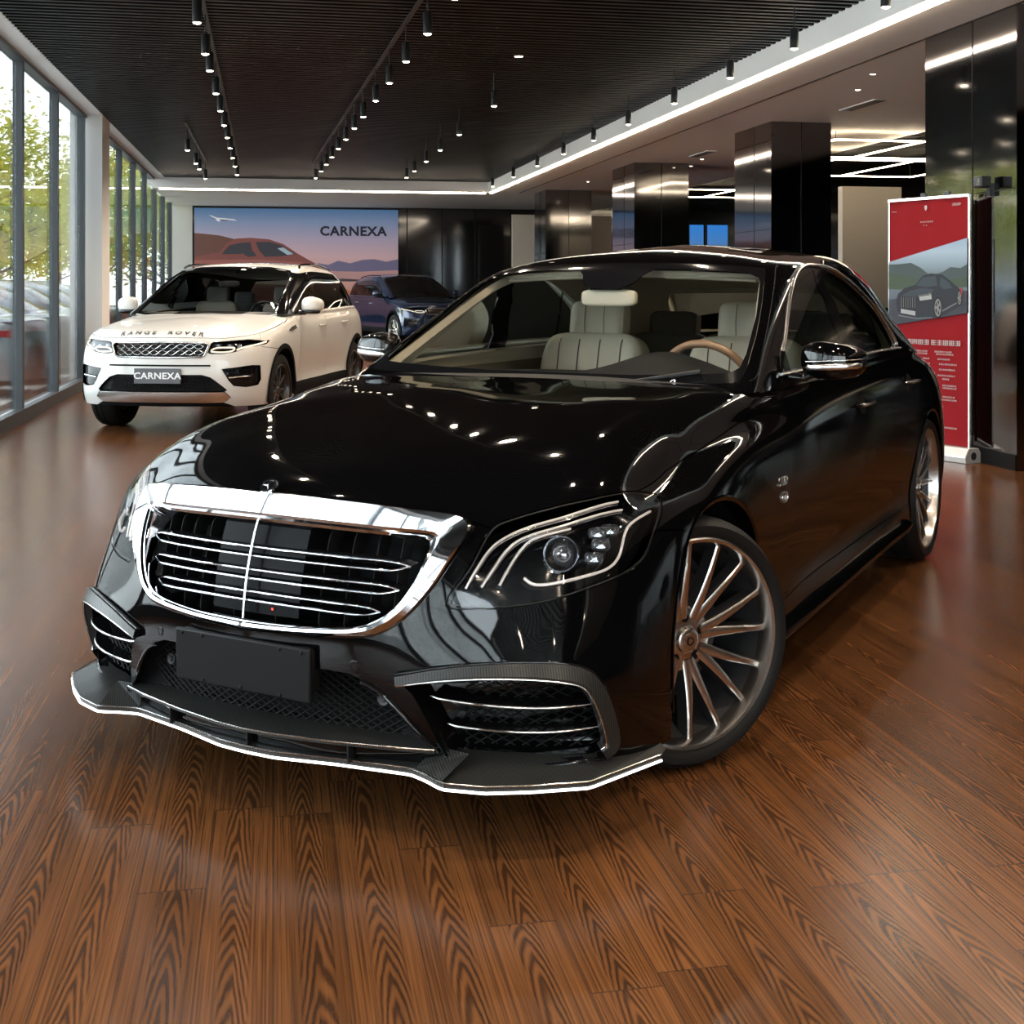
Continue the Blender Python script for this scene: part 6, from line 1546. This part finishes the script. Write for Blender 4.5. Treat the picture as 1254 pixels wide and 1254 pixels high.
for cx_, cy_, a_, b_ in ((.65,.555,.055,.045), (.915,.595,.028,.033)):
    t = flat('printed_wheel', ell(cx_, cy_, a_, b_), pb('ty', (.004,.004,.005)), bc, tb, .006)
    flat('printed_rim', ell(cx_, cy_, a_*.76, b_*.8), pb('rim', (.25,.25,.25)), t, tb, .007)
    for i in range(5): 
        t0 = 2*PI*i/5; flat('printed_spoke_gap', [(cx_+a_*.2*math.cos(t0), cy_+b_*.2*math.sin(t0)), (cx_+a_*.62*math.cos(t0-.35), cy_+b_*.68*math.sin(t0-.35)), (cx_+a_*.62*math.cos(t0+.35), cy_+b_*.68*math.sin(t0+.35))], pb('gr', (.006,.007,.009)), t, tb, .008)
flat('printed_tail_lamp', [(.915,.64),(.945,.63),(.945,.60),(.925,.61)], pb('tl', (.5,.03,.03)), bc, tb, .005)
# printed writing: the characters of the photograph are too blurred to read, so they stay as small illegible strokes
wm = pb('ink', (.62,.55,.53)); wr = random.Random(4)
def glyphs(mb, x, y, w, h, n, gap):
    for i in range(n):
        x0 = x+i*(w+gap)
        for a in (0, .5, 1): 
            if wr.random() < .85: mb.add([tb(x0+w*a*.82, y, .001), tb(x0+w*(a*.82+.18), y, .001), tb(x0+w*(a*.82+.18), y+h, .001), tb(x0+w*a*.82, y+h, .001)], [(0,1,2,3)])
        for a in (0, .45, .9):
            if wr.random() < .9: mb.add([tb(x0, y+h*a*.85, .001), tb(x0+w, y+h*a*.85, .001), tb(x0+w, y+h*(a*.85+.13), .001), tb(x0, y+h*(a*.85+.13), .001)], [(0,1,2,3)])
hd = MB(); glyphs(hd, .17, .402, .062, .021, 5, .012); glyphs(hd, .56, .402, .062, .021, 5, .012); hd.build('printed_heading', wm, fo, fixn=False)
tx = MB()
for k, (y, runs) in enumerate(((.372,((.36,.16),(.60,.22))),(.362,((.38,.14),(.62,.22))),(.342,((.45,.09),(.64,.16))),(.322,((.46,.09),(.66,.22))),(.300,((.44,.05),(.66,.20))),(.276,((.50,.04),(.64,.24))),(.262,((.70,.10),)),(.236,((.52,.06),(.70,.18))),(.226,((.70,.18),)),(.19,((.56,.04),(.70,.16))),(.178,((.68,.20),)),(.150,((.56,.16),)),(.082,((.56,.06),)),(.066,((.56,.05),(.66,.22))))):
    for x, w in runs:
        n = max(1, int(w/.022)); glyphs(tx, x, y, .016, .0065, n, .006)
glyphs(tx, .42, .905, .016, .006, 7, .008); glyphs(tx, .46, .892, .014, .004, 2, .02); glyphs(tx, .82, .967, .018, .011, 5, .004); glyphs(tx, .04, .955, .012, .004, 4, .006)
tx.build('printed_text', wm, fo, fixn=False)
lg = flat('printed_crest', [(.475,.975),(.505,.975),(.505,.962),(.49,.953),(.475,.962)], wm, fo, tb, .001)
# black stand behind the banner and a small lamp on the column
bs_ = thing('display_stand', 'tall narrow black fabric stand right behind the red banner', 'stand', (B[0]+.06, B[1]-.10, 0), math.atan2(bd.y, bd.x))
MB().box((.10,.16,1.08), (.16,.03,2.0)).build('panel', M['matte'], bs_, 30); MB().tube([(.0,.17,.02),(.0,.17,2.15)], .012, 8).build('pole', M['lamp_body'], bs_, 60); MB().box((.1,.16,.03), (.22,.14,.05)).build('foot', M['lamp_body'], bs_); MB().box((.17,.16,2.12), (.05,.05,.04)).build('clamp', M['lamp_body'], bs_)
cd = thing('wall_spotlight', 'small black floodlight fixed on the panel joint of the big column', 'lamp', (5.47, 8.92, 2.13))
MB().box((-.02,0,.0), (.04,.05,.10)).build('bracket', M['lamp_body'], cd); MB().box((-.09,0,.06), (.09,.12,.09)).build('housing', M['lamp_body'], cd, 30, bevel=.01); MB().box((-.138,0,.06), (.004,.09,.06)).build('lamp_face', M['optic'], cd)
# screens behind the columns
sc = thing('display_screen', 'two-part screen with a blue city picture between the second and third columns', 'screen', (8.80, 24.80, 0), 0)
scm, _, _ = gradient('screen_picture', [(0,(.02,.04,.07)),(.35,(.10,.10,.11)),(.5,(.05,.16,.40)),(1,(.02,.16,.50))], .75, 2, .2, 1.9)
backlit(scm, 1.0)
for dx in (-.27, .18):
    w_ = .30 if dx < 0 else .44
    b_ = MB().box((dx,0,2.28), (w_+.03,.06,.80)).build('bezel', M['gloss'], sc); MB().add([(dx-w_/2,-.035,1.9),(dx+w_/2,-.035,1.9),(dx+w_/2,-.035,2.65),(dx-w_/2,-.035,2.65)], [(0,1,2,3)]).build('picture', scm, b_, fixn=False)
    sk_ = MB()
    for q in range(7): 
        hh = .12+.16*wr.random(); xx = dx-w_/2+.02+q*w_/8; sk_.add([(xx,-.037,1.92),(xx+w_/10,-.037,1.92),(xx+w_/10,-.037,1.92+hh),(xx,-.037,1.92+hh)], [(0,1,2,3)])
    sk_.build('printed_skyline', print_mat('sky_line', (.12,.08,.06)), b_, fixn=False)
MB().box((-.05,.05,1.2), (.12,.08,1.6)).build('post', M['lamp_body'], sc); MB().box((-.05,.05,.02), (.6,.4,.04)).build('foot', M['lamp_body'], sc)

# --- outside the windows
structure(MB().box((-30, 20, -.12), (54.6, 110, .1)).build('ground', mat('paving', (.56,.54,.51), .8)))
VKm = mat('silver_paint', (.24,.27,.28), .3, .5, .6)
KS = SK; 
o_regs = [('void', arch(*FA)), ('void', arch(*RA)), ('void', [(belt_u0, 9.3),(belt_u1, 9.3),(belt_u1, 13),(belt_u0, 13)]),
          ('tail', SK.proj([(-3.98,.90),(-3.84,.88),(-3.84,.81),(-3.98,.79)], 'y')+[(18.7, 5.7),(18.7, 6.8)]),
          ('head', uvs(SK, HLs))]
vo, RO = cut_skin(SK, o_regs, 3, 3, 'body')
vq, RQ = cut_skin(ST, [('windshield', ws_uv), ('rear_window', rw_uv), ('dlo', DLO_uv)], 3, 3, 'roof')
tailm = mat('tail_lamp', (.35,.02,.02), .2)
pk = thing('parked_car', '', 'car', (0,0,0), 0, 'silver cars parked outside the windows')
pbod = panel('body', SK, vo, RO['body'], VKm, pk, gap=.001); panel('roof', ST, vq, RQ['roof'], VKm, pk)
panel('headlight', SK, vo, RO['head'], M['optic'], pk); panel('tail_lamp', SK, vo, RO['tail'], tailm, pk, off=.004)
for nm in ('windshield', 'rear_window', 'dlo'): panel({'dlo': 'side_window'}.get(nm, nm), ST, vq, RQ[nm], M['tint_dk'], pk, off=.001)
MB().box((-1.7,0,.62), (4.6,1.50,.75)).build('underbody', M['dark'], pk)
for s in (1, -1):
    for cx_, a_, b_ in (FA, RA):
        P0 = SK.at(arch(cx_, a_, b_)[1:-1]); g_ = MB().grid([[(p[0], s*(p[1]-.01), p[2]) for p in P0], [(p[0], s*.62, p[2]) for p in P0]]); g_.build('wheel_liner', M['dark'], pbod)
    MB().grid(superell((-.98,s*1.0,1.10), (.08,.11,.07), .75, 20, 10), closed=True).build('wing_mirror', VKm, pk, 180)
for x in (-.01, -3.165):
    t = wheel('wheel', pk, (x,.81,.36), 0, .36, .28, .25, 10, None, False)
    c2 = copy_tree(t, pk); c2.location = (x,-.81,.36); c2.rotation_euler = (0,0,PI)
for i, y in enumerate((18.2, 20.6, 23.0, 25.4, 27.8)):
    o = pk if i == 0 else copy_tree(pk)
    o.location = (-7.22, y, -.07); o.rotation_euler = (0, 0, PI-.06)
    o['label'] = 'silver car parked outside the windows, %s of the row' % ['nearest', 'second', 'third', 'fourth', 'farthest'][i]
# street trees
barkm = mat('bark', (.10,.075,.055), .9)
def leafm(name, c1, c2):
    m = mat(name, c1, .6); nt, nd, lk, b = nodes(m); oi = nd.new('ShaderNodeNewGeometry'); r = nd.new('ShaderNodeValToRGB')
    r.color_ramp.elements[0].color = (*c1, 1); r.color_ramp.elements[1].color = (*c2, 1); lk.new(oi.outputs['Random Per Island'], r.inputs[0]); lk.new(r.outputs[0], b.inputs['Base Color'])
    tr_ = nd.new('ShaderNodeBsdfTranslucent'); lk.new(r.outputs[0], tr_.inputs[0]); mx = nd.new('ShaderNodeMixShader'); mx.inputs[0].default_value = .4
    out = [n for n in nd if n.type == 'OUTPUT_MATERIAL'][0]; lk.new(b.outputs[0], mx.inputs[1]); lk.new(tr_.outputs[0], mx.inputs[2]); lk.new(mx.outputs[0], out.inputs[0]); return m
lm1 = leafm('leaf_yellow', (.62,.52,.06), (.38,.42,.05)); lm2 = leafm('leaf_green', (.20,.32,.05), (.44,.45,.07))
def tree(seed, h, r, nleaf, lm):
    rg = random.Random(seed); t = thing('street_tree', '', 'tree', (0,0,0), 0, 'street trees outside the windows')
    tk = MB(); tk.tube([(0,0,-.1),(.03,0,h*.25),(-.02,.05,h*.55),(.05,0,h*.92)], [.13,.11,.08,.03], 8)
    tips = []
    for i in range(26):
        z0 = h*(.26+.62*i/26); a = i*2.4+rg.random()*.6; L = r*(1.05-.75*abs((i/26)-.15))*(.7+.5*rg.random())
        p1 = (L*.5*math.cos(a), L*.5*math.sin(a), z0+L*.22); p2 = (L*math.cos(a), L*math.sin(a), z0+L*.50)
        tk.tube([(0,0,z0), p1, p2], [.04,.025,.01], 5); tips += [(p1, .7), (p2, 1.0), ((p1[0]*.5+p2[0]*.5, p1[1]*.5+p2[1]*.5, p1[2]*.5+p2[2]*.5), .9)]
    tk.build('trunk', barkm, t, 60)
    lf = MB()
    for _ in range(nleaf):
        c, k = rg.choice(tips); sg = .34*r*.5*k
        p = Vector((rg.gauss(c[0], sg), rg.gauss(c[1], sg), rg.gauss(c[2], sg*.8)))
        n = Vector((rg.gauss(0,1), rg.gauss(0,1), rg.gauss(.6,1))).normalized(); u = n.orthogonal().normalized(); v = n.cross(u); a = rg.random()*6.28
        u, v = u*math.cos(a)+v*math.sin(a), v*math.cos(a)-u*math.sin(a); s_ = .055+.05*rg.random()
        lf.add([p-u*s_, p+v*s_*.5, p+u*s_, p-v*s_*.5], [(0,1,2,3)])
    o = lf.build('foliage', lm, t, fixn=False)
    return t
ta, tb_ = tree(3, 6.2, 2.3, 7000, lm1), tree(8, 4.6, 2.2, 7000, lm2)
tpos = [(-6.5,32.0,0),(-12.6,33.0,1),(-8.9,39.4,1),(-3.0,39.8,1),(-15.2,41.5,0),(-5.8,46.6,0),(-12.0,48.0,1),(-2.2,53.0,1),(-8.6,54.4,0)]
names = ['nearest yellow tree, filling the first panes', 'low green tree left of the nearest yellow tree', 'green tree behind the nearest yellow tree', 'green tree seen right of the white pillar', 'yellow tree far left behind the parked cars', 'yellow tree seen past the white pillar', 'far green tree deep in the car park', 'most distant green tree beyond the far panes', 'most distant yellow tree']
u0 = {0: True, 1: True}
for (x, y, k), nm in zip(tpos, names):
    src = ta if k == 0 else tb_
    o = src if u0[k] else copy_tree(src); u0[k] = False
    o.location = (x, y, -.07); o.rotation_euler = (0, 0, x*1.7); sc_ = .9+.25*abs(math.sin(x*3+y)); o.scale = (sc_,)*3; o['label'] = nm+' outside'
# low hedge-like backdrop building outside
hb = MB().box((-34, 66, 1.2), (30, 2, 2.6)); structure(hb.build('exterior_wall', mat('far_wall', (.6,.58,.56), .9)))
# ---------------------------------------------------------------- light
w = bpy.data.worlds.new('sky'); bpy.context.scene.world = w; w.use_nodes = True
nt = w.node_tree; bg = nt.nodes['Background']
tc = nt.nodes.new('ShaderNodeTexCoord'); sp_ = nt.nodes.new('ShaderNodeSeparateXYZ'); rp = nt.nodes.new('ShaderNodeValToRGB')
rp.color_ramp.elements[0].position = .0; rp.color_ramp.elements[0].color = (.88,.93,.97,1); rp.color_ramp.elements[1].position = .6; rp.color_ramp.elements[1].color = (.80,.90,1,1)
nt.links.new(tc.outputs['Generated'], sp_.inputs[0]); nt.links.new(sp_.outputs[2], rp.inputs[0]); nt.links.new(rp.outputs[0], bg.inputs[0])
bg.inputs[1].default_value = 9.5
sc_ = bpy.context.scene
vs = sc_.view_settings; vs.view_transform = 'Standard'; vs.look = 'None'; vs.exposure = 0.0; vs.gamma = 1; vs.use_curve_mapping = False
sc_.cycles.max_bounces = 10; sc_.cycles.transparent_max_bounces = 24; sc_.cycles.glossy_bounces = 5; sc_.cycles.sample_clamp_indirect = 6; sc_.cycles.caustics_reflective = False; sc_.cycles.caustics_refractive = False
sc_.cycles.use_denoising = True
